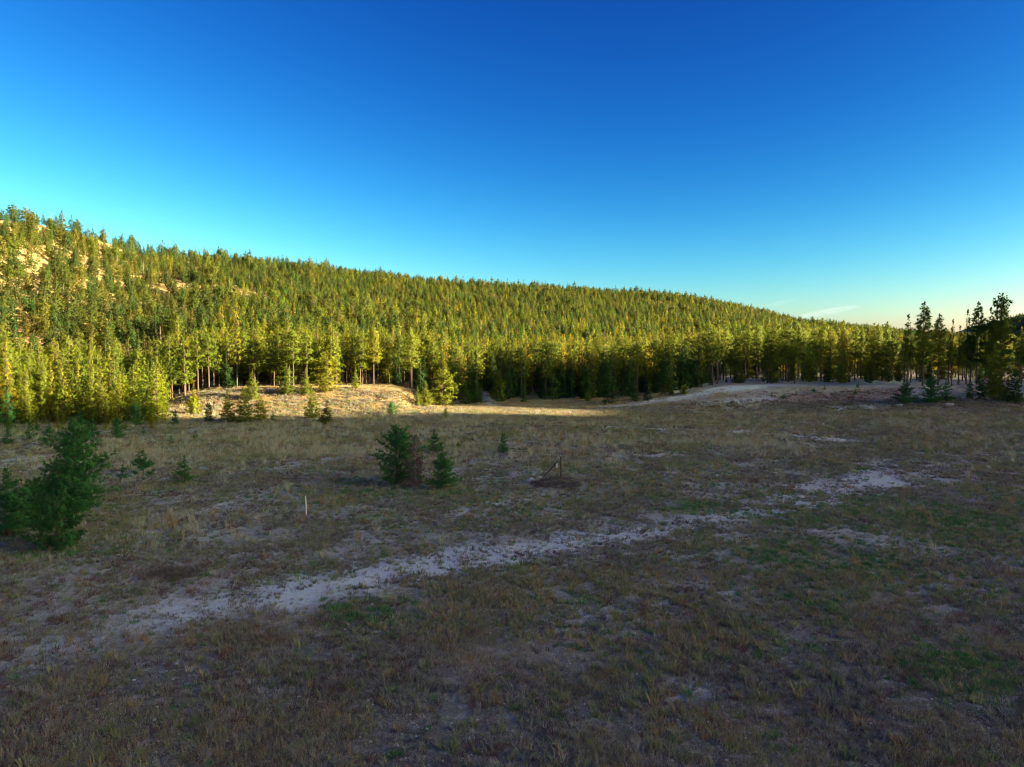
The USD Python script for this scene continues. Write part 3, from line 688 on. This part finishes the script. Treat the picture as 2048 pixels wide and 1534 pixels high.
for q in range(n):
    left, bank, mid, right = u[q] < 345, 345 <= u[q] < 830, 830 <= u[q] < 1400, u[q] >= 1400
    edge = depth[q] < 12
    z = r1[q]
    if left:
        nm, h = (f'edge_pine_{"abc"[int(r2[q] * 3)]}', 6.5 + 3.5 * r2[q]) if z < .38 else (f'edge_lime_{"ab"[int(r2[q] * 2)]}', 6 + 4 * r2[q]) if z < .74 else (f'edge_fir_{"abc"[int(r2[q] * 3)]}', 7 + 3 * r2[q]) if z < .83 else (f'tall_pine_{"abcd"[int(r2[q] * 4)]}', 10 + 3 * r2[q]) if z < .955 else (f'edge_larch_{"ab"[int(r2[q] * 2)]}', 10 + 2 * r2[q])
    elif bank:
        nm, h = (f'tall_pine_{"abcd"[int(r2[q] * 4)]}', 9.5 + 3.5 * r2[q]) if z < .72 else (f'edge_pine_{"abc"[int(r2[q] * 3)]}', 5 + 4 * r2[q]) if z < .88 else (f'edge_fir_{"abc"[int(r2[q] * 3)]}', 6 + 3 * r2[q]) if z < .95 else (f'edge_larch_{"ab"[int(r2[q] * 2)]}', 10 + 2 * r2[q])
    elif mid:
        if depth[q] < 16:
            nm, h = (f'edge_fir_{"abc"[int(r2[q] * 3)]}', 6 + 4 * r2[q]) if z < .8 else (f'tall_pine_{"abcd"[int(r2[q] * 4)]}', 10 + 3 * r2[q])
        else:
            nm, h = (f'tall_pine_{"abcd"[int(r2[q] * 4)]}', 11 + 3.5 * r2[q]) if z < .55 else (f'edge_fir_{"abc"[int(r2[q] * 3)]}', 8 + 4 * r2[q]) if z < .7 else (f'edge_lime_{"ab"[int(r2[q] * 2)]}', 9 + 4 * r2[q]) if z < .84 else (f'edge_larch_{"ab"[int(r2[q] * 2)]}', 11 + 3.5 * r2[q])
    else:
        nm, h = (f'tall_pine_{"abcd"[int(r2[q] * 4)]}', 11.5 + 3.5 * r2[q]) if z < .7 else (f'edge_fir_{"abc"[int(r2[q] * 3)]}', 5 + 4 * r2[q]) if z < .86 else (f'edge_pine_{"abc"[int(r2[q] * 3)]}', 6 + 4 * r2[q]) if z < .95 else (f'edge_larch_{"ab"[int(r2[q] * 2)]}', 11.5 + 3 * r2[q])
        if edge and z < .4:
            nm, h = f'edge_fir_{"abc"[int(r2[q] * 3)]}', 1.5 + 3 * r2[q]
        if u[q] > 1780 and nm.startswith('tall'):
            h *= .8
    if depth[q] < -40:
        nm, h = (f'edge_lime_{"ab"[int(r2[q] * 2)]}' if z < .6 else f'meadow_pine_{"abcd"[int(r2[q] * 4)]}'), 1.2 + 4.5 * r2[q] * smooth(88, 100, y[q])
    if y[q] > 240:
        nm = {'tall_': 'hill_pine_', 'edge_pine': 'hill_pine_', 'edge_fir_': 'hill_fir_', 'edge_larch': 'hill_larch_', 'edge_lime': 'hill_lime_', 'meadow_pine': 'hill_pine_'}[next(s for s in ('tall_', 'edge_pine', 'edge_fir_', 'edge_larch', 'edge_lime', 'meadow_pine') if nm.startswith(s))]
        nm += 'abcd'[int(r2[q] * 97) % (4 if nm == 'hill_pine_' else 2)]
    T.append((x[q], y[q], 0, h, kid(nm), 0 if left else 1 if bank else 2 if mid else 3))
# the hillside
x, y, g = scatter(4.7, -.95, .95, 180, 1250, 6)
u = ufun(x, y)
R, ds = ridge_far(u), hill_from(u)
t = (y - ds) / (R - ds)
dens = np.clip(1.35 - 1.1 * smooth(.57, .76, fbm2(x, y, 24, 3, 31)) * np.where((u < 520), 1.0, .9), .05, 1)
dens *= np.where(u < 420, np.where(t > .4, .75, .9), .95) * np.where(t > 1.0, .6, 1)
k = (t > .0) & (y > ds + 6) & (t < 1.12) & (g.uniform(size=len(x)) < dens)
x, y, u, t = x[k], y[k], u[k], t[k]
n = len(x)
r1, r2, r3 = g.uniform(size=n), g.uniform(size=n), g.uniform(size=n)
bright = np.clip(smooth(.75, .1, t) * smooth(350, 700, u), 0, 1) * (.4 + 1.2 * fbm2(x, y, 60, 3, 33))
for q in range(n):
    z = r1[q]
    b = bright[q]
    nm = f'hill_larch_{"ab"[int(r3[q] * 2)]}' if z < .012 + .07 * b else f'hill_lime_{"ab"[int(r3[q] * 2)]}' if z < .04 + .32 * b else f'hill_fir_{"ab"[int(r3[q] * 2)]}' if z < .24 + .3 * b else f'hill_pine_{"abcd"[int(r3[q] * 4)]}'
    if r1[(q * 7 + 3) % n] < .014 and t[q] < .8:
        nm = 'hill_snag'
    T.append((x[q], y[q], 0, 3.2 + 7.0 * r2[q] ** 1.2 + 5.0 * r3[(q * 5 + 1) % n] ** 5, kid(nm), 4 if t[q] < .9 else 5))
# right-hand hill outside the picture: its trees make the ragged edge of the shade
g = np.random.default_rng(9)
qq, aa = g.uniform(60, 200, 900), g.uniform(280, 330, 900)
k = ~((qq > 107) & (qq < 123))
for q_, a_ in zip(qq[k], aa[k]):
    T.append((a_ * sA - q_ * cA, a_ * cA + q_ * sA, 0, 7 + 6 * g.uniform() if q_ > 122 else 2 + 5 * g.uniform(), kid(f'hill_pine_{"abcd"[int(g.uniform() * 4)]}'), 6))
T = np.array(T)
T[:, 2] = terrain(T[:, 0], T[:, 1]) - .08
HN = np.array([HEIGHT[k] for k in kinds])

# which trees show most: paint the trees as tapered boxes from far to near on a small screen
W_, H_ = 1024, 767
ids = np.full((H_, W_), -1, np.int32)
order = np.argsort(-T[:, 1])
uu, sc = (UC + F * T[:, 0] / T[:, 1]) / 2, F / T[:, 1] / 2
vb, vt = (HZ - F * (T[:, 2] - CH) / T[:, 1]) / 2, (HZ - F * (T[:, 2] + T[:, 3] - CH) / T[:, 1]) / 2
for q in order:
    hw = .17 * T[q, 3] * sc[q]
    if uu[q] + hw < 0 or uu[q] - hw >= W_ or T[q, 1] < 5:
        continue
    m = .5 * (vb[q] + vt[q])
    for y0, y1, w_ in ((m, vb[q], hw), (vt[q], m, hw * .55)):
        ids[max(0, int(y0)):max(0, int(y1) + 1), max(0, int(uu[q] - w_)):max(0, int(uu[q] + w_) + 1)] = q
seen = np.bincount(ids[ids >= 0], minlength=len(T))

ZONES = {0: 90, 1: 60, 2: 90, 3: 70, 4: 130, 5: 30}
PLACE = {0: ['in the young forest at the left edge', 'in the young forest left of the golden bank'],
         1: ['on the left half of the golden bank top', 'on the right half of the golden bank top'],
         2: ['in the half-shaded forest behind the golden strip', 'in the half-shaded forest near the right bank'],
         3: ['in the dark tree line above the right bank', 'in the dark tree line beside the tall pines'],
         4: ['on the grassy left shoulder of the ridge', 'on the middle of the sunlit ridge face', 'on the right-hand slope of the ridge'],
         5: ['on the left skyline of the ridge', 'on the middle skyline of the ridge', 'on the right skyline of the ridge']}
CUT = {0: [180], 1: [590], 2: [1080], 3: [1640], 4: [500, 1150], 5: [500, 1150]}
LOOK = {'snag': ('dead_tree', 'bare grey dead tree', 'dead tree'), 'larch': ('larch_tree', 'yellow autumn larch', 'larch tree'), 'lime': ('young_conifer', 'bright yellow-green conifer', 'conifer'), 'fir': ('fir_tree', 'dark green narrow fir', 'fir tree'),
        'tall': ('pine_tree', 'high-crowned pine', 'pine tree'), 'pine': ('pine_tree', 'olive green pine', 'pine tree')}
solo = np.zeros(len(T), bool)
for zone, most in ZONES.items():
    pick = np.nonzero((T[:, 5] == zone) & (seen > 3))[0]
    solo[pick[np.argsort(-seen[pick])][:most]] = True
rots, wide = rng.uniform(0, 360, len(T)), rng.uniform(.9, 1.25, len(T)) * np.where(T[:, 5] >= 4, 1.14, 1.0)
for q in np.nonzero(solo)[0]:
    kn = kinds[int(T[q, 4])]
    zone = int(T[q, 5])
    s = T[q, 3] / HN[int(T[q, 4])]
    where = PLACE[zone][int(np.searchsorted(CUT[zone], 2 * uu[q]))]
    nm, look, ct = next(v for k, v in LOOK.items() if k in kn)
    if zone == 4:
        where = ('low ' if 2 * vb[q] > (610, 640, 650)[int(np.searchsorted(CUT[4], 2 * uu[q]))] else 'high ') + where
    lb, gr = f'{look} {where}', f'{ct}s {where}'
    thing(nm, lb, ct, T[q, :3], rz=rots[q], sc=(s * wide[q], s * wide[q], s), group=gr, ref=f'{KINDS}/{kn}')


def instancer(path, protos, pos, idx, rz, scale):
    """protos: (name, reference or (mesh, material))"""
    pi = UsdGeom.PointInstancer.Define(stage, path)
    for nm, what in protos:
        if isinstance(what, str):
            x = UsdGeom.Xform.Define(stage, f'{path}/{nm}')
            x.GetPrim().GetReferences().AddInternalReference(what)
        else:
            usdkit.mesh(stage, f'{path}/{nm}', what[0], what[1])
        pi.GetPrototypesRel().AddTarget(f'{path}/{nm}')
    pi.CreateProtoIndicesAttr(Vt.IntArray.FromNumpy(np.asarray(idx, np.int32)))
    pi.CreatePositionsAttr(Vt.Vec3fArray.FromNumpy(np.asarray(pos, np.float32)))
    h = np.radians(np.asarray(rz)) / 2
    pi.CreateOrientationsAttr(Vt.QuathArray([Gf.Quath(float(c), 0, 0, float(s)) for c, s in zip(np.cos(h), np.sin(h))]))
    pi.CreateScalesAttr(Vt.Vec3fArray.FromNumpy(np.asarray(scale, np.float32)))
    return pi


rest = np.nonzero(~solo)[0]
rk = np.unique(T[rest, 4].astype(int))
remap = {k: i for i, k in enumerate(rk)}
s = T[rest, 3] / HN[T[rest, 4].astype(int)]
tag(instancer('/World/hillside_forest', [(kinds[k], f'{KINDS}/{kinds[k]}') for k in rk], T[rest, :3], [remap[int(k)] for k in T[rest, 4]], rots[rest], np.stack([s * wide[rest], s * wide[rest], s], -1)),
    'dense conifer forest filling the ridge face and the flat behind the meadow', 'forest', kind='stuff')

# the distant blue-green hill at the right edge
hx, hy = np.meshgrid(np.linspace(1100, 3600, 60), np.linspace(1900, 3000, 24))
hz = 150 * smooth(1380, 1800, hx + 60 * (fbm2(hx, hy, 300, 3, 41) - .5)) * np.sin(np.pi * np.clip((hy - 1900) / 1100, 0, 1)) ** .7 - 12
hf = []
for a_ in range(23):
    for b_ in range(59):
        o = a_ * 60 + b_
        hf += [(o, o + 1, o + 61), (o, o + 61, o + 60)]
M['far'] = solid('far_forest_floor', (.03, .045, .03), (.05, .065, .04), .05)
tag(obj('distant_hill', (np.stack([hx.ravel(), hy.ravel(), hz.ravel()], -1), np.array(hf)), M['far'], smooth=True), 'distant forested hill beyond the right edge pines', kind='structure')
g = np.random.default_rng(12)
fx, fy = g.uniform(1300, 2400, 5200), g.uniform(1920, 2500, 5200)
fz = np.array(150 * smooth(1380, 1800, fx + 60 * (fbm2(fx, fy, 300, 3, 41) - .5)) * np.sin(np.pi * np.clip((fy - 1900) / 1100, 0, 1)) ** .7 - 12)
fs = g.uniform(1.0, 1.6, 5200)
tag(instancer('/World/distant_forest', [('hill_fir_a', f'{KINDS}/hill_fir_a'), ('hill_pine_b', f'{KINDS}/hill_pine_b')], np.stack([fx, fy, fz - 1], -1), g.integers(0, 2, 5200), g.uniform(0, 360, 5200), np.stack([fs * 1.5, fs * 1.5, fs], -1)),
    'far-off dark forest on the distant hill at the right edge', 'forest', kind='stuff')


# ------------------------------------------------------------------ grass and weeds
def tuft(n, h, spread, w, lean, seed, heads=0, head_size=.02, clumps=1):
    """A tuft of n blades, or a patch of several small tufts."""
    g = np.random.default_rng(seed)
    c = g.normal(0, 1, (clumps, 2)) * (spread * .55 if clumps > 1 else 0)
    ch = g.uniform(.5, 1.3, clumps) if clumps > 1 else np.ones(1)
    own = g.integers(0, clumps, n)
    sp = spread if clumps == 1 else spread * .2
    a, r = g.uniform(0, 2 * np.pi, n), sp * np.sqrt(g.uniform(0, 1, n))
    b = np.stack([r * np.cos(a) + c[own, 0], r * np.sin(a) + c[own, 1], np.full(n, -.02)], -1)
    hh = h * g.uniform(.4, 1.15, n) * ch[own]
    a2 = a + g.normal(0, .7, n)
    le = lean * g.uniform(.2, 1.2, n)
    d = np.stack([np.cos(a2) * np.sin(le), np.sin(a2) * np.sin(le), np.cos(le)], -1)
    mid, tip = b + d * hh[:, None] * .6, b + d * hh[:, None]
    tip[:, :2] += np.stack([np.cos(a2), np.sin(a2)], -1) * (hh * .18)[:, None]
    s = np.stack([-np.sin(a2 + g.normal(0, 1, n)), np.cos(a2), np.zeros(n)], -1) * w * g.uniform(.6, 1.4, n)[:, None]
    v = np.stack([b - s * .5, b + s * .5, mid + s * .35, mid - s * .35, tip], 1)
    f = np.array([[0, 1, 2], [0, 2, 3], [3, 2, 4]])
    f = (f[None] + (np.arange(n) * 5)[:, None, None]).reshape(-1, 3)
    out = [(v.reshape(-1, 3), f)]
    if heads:
        k = g.choice(n, heads, replace=False)
        out.append(spikes(tip[k], d[k], head_size, head_size * .6, 4, g, .9))
    return join(out)


def meadow(name, protos, num, weight, y0, y1, size, seed, label, cat, far_scale=1.0, power=1.25):
    """Scatter tufts over the meadow in view with the density weight(x, y, masks)."""
    g = np.random.default_rng(seed)
    m_ = num * 4
    ys = g.uniform(y0 ** power, y1 ** power, m_) ** (1 / power)
    x, y = g.uniform(-.80, .80, m_) * ys, ys
    m = masks(x, y)
    u = ufun(x, y)
    ok = (g.uniform(size=m_) < weight(x, y, m)) & (y < front_edge(u) + 12)
    x, y = x[ok][:num], y[ok][:num]
    sc = g.uniform(*size, len(x)) * (1 + far_scale * np.clip((y - 35) / 100, 0, 1))
    pos = np.stack([x, y, terrain(x, y) - .01], -1)
    ss = np.stack([sc, sc, sc * g.uniform(.75, 1.3, len(x))], -1)
    tag(instancer('/World/' + name, protos, pos, g.integers(0, len(protos), len(x)), g.uniform(0, 360, len(x)), ss), label, cat, kind='stuff')


patch = lambda x, y, sc, sd, lo=.42, hi=.6: smooth(lo, hi, fbm2(x, y, sc, 3, sd))
mound = lambda x, y: smooth(1.1, 2.6, np.hypot((x - MX) / 1.3, y - MY))
bare = lambda m: np.clip(1 - .95 * m[0], .1, 1)
near = lambda y: smooth(42, 20, y)
meadow('brown_grass', [(f'tuft_{c}', (tuft(110, h, .46, .021, .85, 200 + k, clumps=4), M[mt])) for k, (c, mt, h) in enumerate([('brown', 'brown', .20), ('tan', 'brown', .24), ('grey', 'brown', .17), ('dry', 'olive', .22), ('weed', 'weed', .18)])], 56000,
       lambda x, y, m: bare(m) * (.2 + .8 * patch(x, y, 2.5, 51)) * mound(x, y) * (1 - .6 * np.clip(m[3], 0, 1)) * (1 - .55 * m[1]), 12, 128, (.5, 1.0), 61, 'short brown dry grass and weeds covering the meadow', 'grass')
meadow('olive_grass', [('tuft_olive', (tuft(46, .24, .11, .020, .7, 210), M['olive'])), ('patch_olive', (tuft(100, .18, .4, .020, .8, 213, clumps=4), M['olive'])), ('tuft_tan', (tuft(36, .28, .10, .018, .6, 211), M['tan'])), ('tuft_green', (tuft(40, .17, .10, .020, .8, 212), M['green']))], 18000,
       lambda x, y, m: bare(m) * mound(x, y) * (.10 + .6 * patch(x, y, 6, 52, .48, .62)), 12, 120, (.6, 1.3), 62, 'scattered olive grass tufts in the meadow', 'grass')
meadow('green_grass', [('tuft_green', (tuft(50, .16, .13, .022, .8, 220), M['green'])), ('patch_low', (tuft(100, .12, .34, .022, 1.0, 221, clumps=5), M['green'])), ('tuft_olive', (tuft(40, .16, .10, .02, .8, 222), M['olive']))], 20000,
       lambda x, y, m: np.clip(m[1] * 1.6 - .1, 0, 1) * np.clip(1 - m[0] * .8, 0, 1) * (.3 + .7 * patch(x, y, 1.6, 53)), 12, 90, (.7, 1.4), 63, 'low green grass in patches right of the track', 'grass')
meadow('straw_grass', [('tuft_straw', (tuft(30, .62, .16, .019, .32, 230), M['straw'])), ('tuft_tall', (tuft(18, .75, .12, .017, .28, 231), M['tan'])), ('patch_pale', (tuft(80, .45, .5, .019, .4, 232, clumps=5), M['straw']))], 13000,
       lambda x, y, m: np.clip(m[3] * .9, 0, 1) * (.2 + .8 * patch(x, y, 4, 54)) * bare(m) + .014 * bare(m) * smooth(26, 42, y) + .16 * smooth(50, 70, y) * patch(x, y, 8, 55), 12, 118, (.5, 1.15), 64, 'tall pale straw grass standing in bands across the meadow', 'grass', far_scale=.4, power=1.6)
meadow('pale_grass', [('patch_pale', (tuft(120, .30, .5, .014, .6, 270, clumps=8), M['straw'])), ('patch_white', (tuft(110, .24, .5, .014, .8, 271, clumps=8), M['straw']))], 2500,
       lambda x, y, m: np.clip((m[3] - .55) * 1.6, 0, 1) * (.25 + .75 * patch(x, y, 3, 59, .4, .55)), 55, 92, (.7, 1.2), 68, 'matted pale straw patches in the middle of the meadow', 'grass')
meadow('golden_grass', [('patch_gold', (tuft(90, .18, .5, .018, .7, 240, clumps=12), M['tan'])), ('tuft_gold', (tuft(30, .26, .2, .018, .5, 242), M['tan'])), ('tuft_pale', (tuft(30, .24, .2, .018, .55, 241), M['straw']))], 24000,
       lambda x, y, m: np.clip(.95 - m[0] * .8, 0, 1) * (.3 + .7 * patch(x, y, 6, 56)) * np.where(ufun(x, y) < 1450, 1, .25), 96, 140, (.6, 1.1), 65, 'golden dry grass on the lit strip and bank before the forest', 'grass', far_scale=.3)
meadow('red_weeds', [('weed_a', (tuft(70, .28, .35, .014, .8, 250, clumps=4), M['weed'])), ('weed_b', (tuft(60, .22, .25, .014, 1.0, 251), M['weed'])), ('weed_dark', (tuft(60, .26, .3, .014, .9, 252, clumps=3), M['brown']))], 8000,
       lambda x, y, m: np.clip(np.clip(m[2] * 1.3 - .3, 0, 1) + .4 * near(y) * patch(x, y, 5, 58), 0, 1) * np.clip(1 - m[0] * .8, 0, 1), 12, 145, (.6, 1.3), 66, 'dark reddish-brown weeds in patches on bank and meadow', 'weeds', far_scale=.7)
meadow('seed_heads', [('stalks_a', (tuft(14, .30, .3, .006, .5, 260, 10, .022), M['tan'])), ('stalks_b', (tuft(12, .26, .3, .006, .6, 261, 9, .02), M['straw']))], 6000,
       lambda x, y, m: bare(m) * (.1 + .9 * patch(x, y, 4, 57, .46, .58)), 12, 32, (.7, 1.2), 67, 'small dotted seed heads on thin stalks in the foreground', 'weeds')

# gravel on the tracks
g = np.random.default_rng(71)


def rock(seed, sub=2, rough=.35, flat=.65):
    m = trimesh.creation.icosphere(subdivisions=sub)
    v = m.vertices * (1 + rough * (meshkit.fbm(m.vertices * 1.3 + seed * 3.7, 3, seed)[:, None] - .5) * 2)
    r_ = np.random.default_rng(seed)
    for _ in range(5):           # broken faces
        nn = norm(r_.normal(size=3))
        dd = v @ nn
        cut = r_.uniform(.55, .8)
        v = v - np.maximum(dd - cut, 0)[:, None] * nn
    return v * [1, .8, flat], np.array(m.faces)


ys = g.uniform(14, 60, 40000)
xs = g.uniform(-.78, .78, 40000) * ys
mm = masks(xs, ys)
ok = g.uniform(size=len(xs)) < np.clip(mm[0] * .8, 0, 1) * .5 + .10
xs, ys = xs[ok][:9000], ys[ok][:9000]
sz = .018 + .05 * g.uniform(size=len(xs)) ** 3
tag(instancer('/World/gravel', [(f'pebble_{c}', (rock(300 + k, 1), M['stone'])) for k, c in enumerate(('pale', 'flat', 'round'))], np.stack([xs, ys, terrain(xs, ys)], -1), g.integers(0, 3, len(xs)), g.uniform(0, 360, len(xs)), np.repeat(sz[:, None], 3, 1)),
    'loose pale gravel strewn along the meadow track', 'gravel', kind='stuff')

# ------------------------------------------------------------------ single things in the meadow
for k, (u, v, px, lb) in enumerate([
        (204, 1278, 6, 'largest white stone in the reddish weeds at the lower left of the track'), (222, 1265, 4, 'small white stone just above the largest one at lower left'),
        (28, 1298, 3, 'pale stone nearest the left edge below the track'), (91, 1307, 4, 'pale stone at lower left beside a dry grass tuft, left of the largest white stone'),
        (258, 1180, 3, 'small pale stone below the brush pile'), (826, 1111, 4, 'pale stone on the upper edge of the gravel track at its brightest stretch'),
        (1187, 1286, 4, 'pale stone on bare ground in the middle foreground'), (1234, 1328, 3, 'pale stone at lower centre near a faint gravel streak'),
        (1765, 1356, 5, 'pale stone alone in the dark grass at lower right'), (1325, 1190, 3, 'small pale stone on bare soil right of the track'),
        (1636, 846, 4, 'pale stone on the meadow before the right bank'), (1900, 811, 8, 'pale boulder at the foot of the rightmost young pine on the right bank'), (1800, 812, 6, 'pale rock below the leftmost young pine on the right bank')]):
    p = at(u, v)
    r = px / F * p[1]
    o = obj('stone', (np.array(rock(400 + k, 3)[0]) * r + p + [0, 0, r * .15], rock(400 + k, 3)[1]), M['stone'], smooth=35)
    tag(o, lb, 'stone')

for k, (u, v, px, fl, lb) in enumerate([(1062, 964, 8, .7, 'large pale boulder at the left end of the dark mound by the posts'), (1081, 957, 7, .5, 'flatter pale boulder leaning on the mound behind the large one'),
                                        (1146, 957, 4, .6, 'small pale rock on the right shoulder of the mound'), (1095, 960, 4, .7, 'small rock on top of the mound between boulders and posts')]):
    p = at(u, v)
    r = px / F * p[1]
    vv, ff = rock(500 + k, 3, .4, fl)
    tag(obj('boulder', (vv * r + p + [0, 0, r * .3], ff), M['stone'], smooth=35), lb, 'rock')


def post_shaft(L, r, seed):
    """A weathered round post, slightly crooked, with a sawn top."""
    g = np.random.default_rng(seed)
    rows, sides = 9, 10
    v = []
    for q in range(rows):
        z = L * q / (rows - 1)
        c_ = np.array([.02 * math.sin(q * .9 + seed), .015 * math.cos(q * .7 + seed)]) * (q / rows)
        for a_ in np.arange(sides) * 2 * np.pi / sides:
            rr_ = r * (1.08 - .16 * q / rows) * (1 + g.normal(0, .05))
            v.append([c_[0] + rr_ * math.cos(a_), c_[1] + rr_ * math.sin(a_), z])
    v += [[*np.mean(v[-sides:], 0)[:2], L + .01]]
    f = []
    for q in range(rows - 1):
        for k_ in range(sides):
            a_, b_ = q * sides + k_, q * sides + (k_ + 1) % sides
            f += [(a_, b_, b_ + sides), (a_, b_ + sides, a_ + sides)]
    f += [((rows - 1) * sides + k_, (rows - 1) * sides + (k_ + 1) % sides, rows * sides) for k_ in range(sides)]
    return np.array(v), np.array(f)


p = at(1122, 957)
h = (957 - 913) / F * p[1]
post = thing('fence_post', 'upright dark fence post standing in the mound', 'post', p - [0, 0, .1], rz=30, tilt=-1)
obj('shaft', post_shaft(h + .1, .045, 3), M['steel'], post, smooth=40)
obj('wire_staple', tubes(np.array([[.05, 0, h * .8]]), np.array([[.05, .03, h * .8 + .02]]), .006, .006, 5), M['grey'], post)
p = at(1084, 955)
h = (955 - 924) / F * p[1]
w = (1114 - 1084) / F * p[1]
ang = math.degrees(math.atan2(w, h))
pole = thing('leaning_post', 'dark pole leaning over the mound with a white tag at its tip', 'post', p - [0, 0, .05], tilt=ang)
obj('shaft', post_shaft(math.hypot(w, h) + .05, .042, 5), M['steel'], pole, smooth=40)
tip = p + [w, 0, h]
fl = np.array([[0, 0, 0], [.09, 0, -.01], [.11, .015, -.2], [.10, .02, -.36], [.02, .02, -.40], [-.01, .01, -.2]])
fl = np.vstack([fl - [0, .004, 0], fl + [0, .004, 0]])
tagv = trimesh.convex.convex_hull(fl)
lp = tip + [-.05, -.02, -.06]
o = obj('white_tag', (np.array(tagv.vertices) + lp, np.array(tagv.faces)), M['white'])
tag(o, 'white plastic tag hanging from the tip of the leaning pole', 'tag')

p = at(613, 1031)
h = (1031 - 991) / F * p[1]
stake = thing('white_stake', 'thin white marker stake standing alone in the meadow grass', 'stake', p - [0, 0, .1], tilt=-2)
pr = np.array([[0, 0], [.04, 0], [.04, h + .05], [.032, h + .085], [.0, h + .1]])
obj('shaft', trimesh.creation.revolve(pr, sections=12), M['white'], stake, smooth=40)

# heaps of dead twigs
M['twig'] = solid('dark_twigs', (.085, .068, .055), (.19, .155, .125), 4)


def brush(c, ax, ay, hgt, n, seed, label, long_sticks):
    g = np.random.default_rng(seed)
    a_, r_ = g.uniform(0, 2 * np.pi, n), np.sqrt(g.uniform(0, 1, n))
    b0 = np.stack([c[0] + ax * r_ * np.cos(a_), c[1] + ay * r_ * np.sin(a_), np.zeros(n)], -1)
    b0[:, 2] = terrain(b0[:, 0], b0[:, 1]) + .01 + hgt * (1 - r_) * g.uniform(0, 1, n)
    dd = norm(g.normal(size=(n, 3)) * [1, 1, .45] + [0, 0, .2])
    LL = g.uniform(.2, .7, n)
    pile = tag(UsdGeom.Xform.Define(stage, '/World/' + numbered('brush_pile')), label, 'brush')
    obj('twigs', tubes(b0, b0 + dd * LL[:, None], .010, .003, 3), M['twig'], pile)
    for q0, q1, r in long_sticks:
        q0, q1 = c + np.array(q0), c + np.array(q1)
        m_ = (q0 + q1) / 2 + g.normal(0, .06, 3)
        obj('branch', join([tubes(q0, m_, r, r * .8, 5), tubes(m_, q1, r * .8, r * .3, 5), tubes(m_, m_ + (q1 - q0) * .3 + g.normal(0, .15, 3), r * .5, r * .2, 4)]), M['grey'], pile)


brush(at(345, 1150), 1.35, .9, .32, 700, 77, 'dark heap of dead twigs and weeds left of the track in the foreground', [([-1.7, .2, .05], [-.3, .2, .28], .018), ([-1.3, .1, .1], [-1.0, .3, .5], .010)])
brush(at(1112, 968) + [0, .2, 0], 1.9, 1.0, .5, 1500, 78, 'low dark brush heap on the mound around the upright fence post', [([-1.2, -.5, .1], [.6, -.2, .35], .025), ([.5, -.3, .2], [1.6, .1, .1], .02), ([-.3, .2, .2], [-1.0, -.6, .1], .02)])


def mullein(r, seed):
    g = np.random.default_rng(seed)
    v, f = [], []
    for k in range(15):
        a = k * 2.399
        L = r * g.uniform(.65, 1.1)
        el = .15 + .06 * k
        for s_, (t, w_, lift) in enumerate([(0, .06, 0), (.35, .2, .06), (.7, .22, .08), (1, .02, .0)]):
            ctr = np.array([math.cos(a) * math.cos(el), math.sin(a) * math.cos(el), math.sin(el)]) * t * L + [0, 0, lift * L + .01]
            sd = np.array([-math.sin(a), math.cos(a), 0]) * w_ * L
            v += [ctr - sd, ctr, ctr + sd]
            v[-2] = v[-2] - np.array([0, 0, .05 * L])
        o = k * 12
        for s_ in range(3):
            b = o + s_ * 3
            f += [(b, b + 1, b + 4), (b, b + 4, b + 3), (b + 1, b + 2, b + 5), (b + 1, b + 5, b + 4)]
    return np.array(v), np.array(f)


for k, (u, v, r, lb) in enumerate([(1877, 1158, .42, 'largest pale green leaf rosette in the grass on the right'), (1882, 1180, .36, 'pale green leaf rosette just below the largest one on the right'),
                                   (1744, 1152, .26, 'pale rosette left of the largest one, below the green grass patch'), (1752, 1058, .3, 'pale rosette between the two green grass patches'), (1806, 1126, .28, 'small pale rosette above and left of the largest one'), (922, 1240, .2, 'small pale green rosette below the gravel track in the middle')]):
    p = at(u, v)
    vv, ff = mullein(r, 600 + k)
    tag(obj('leaf_rosette', (vv + p, ff), M['mullein'], smooth=True), lb, 'plant')
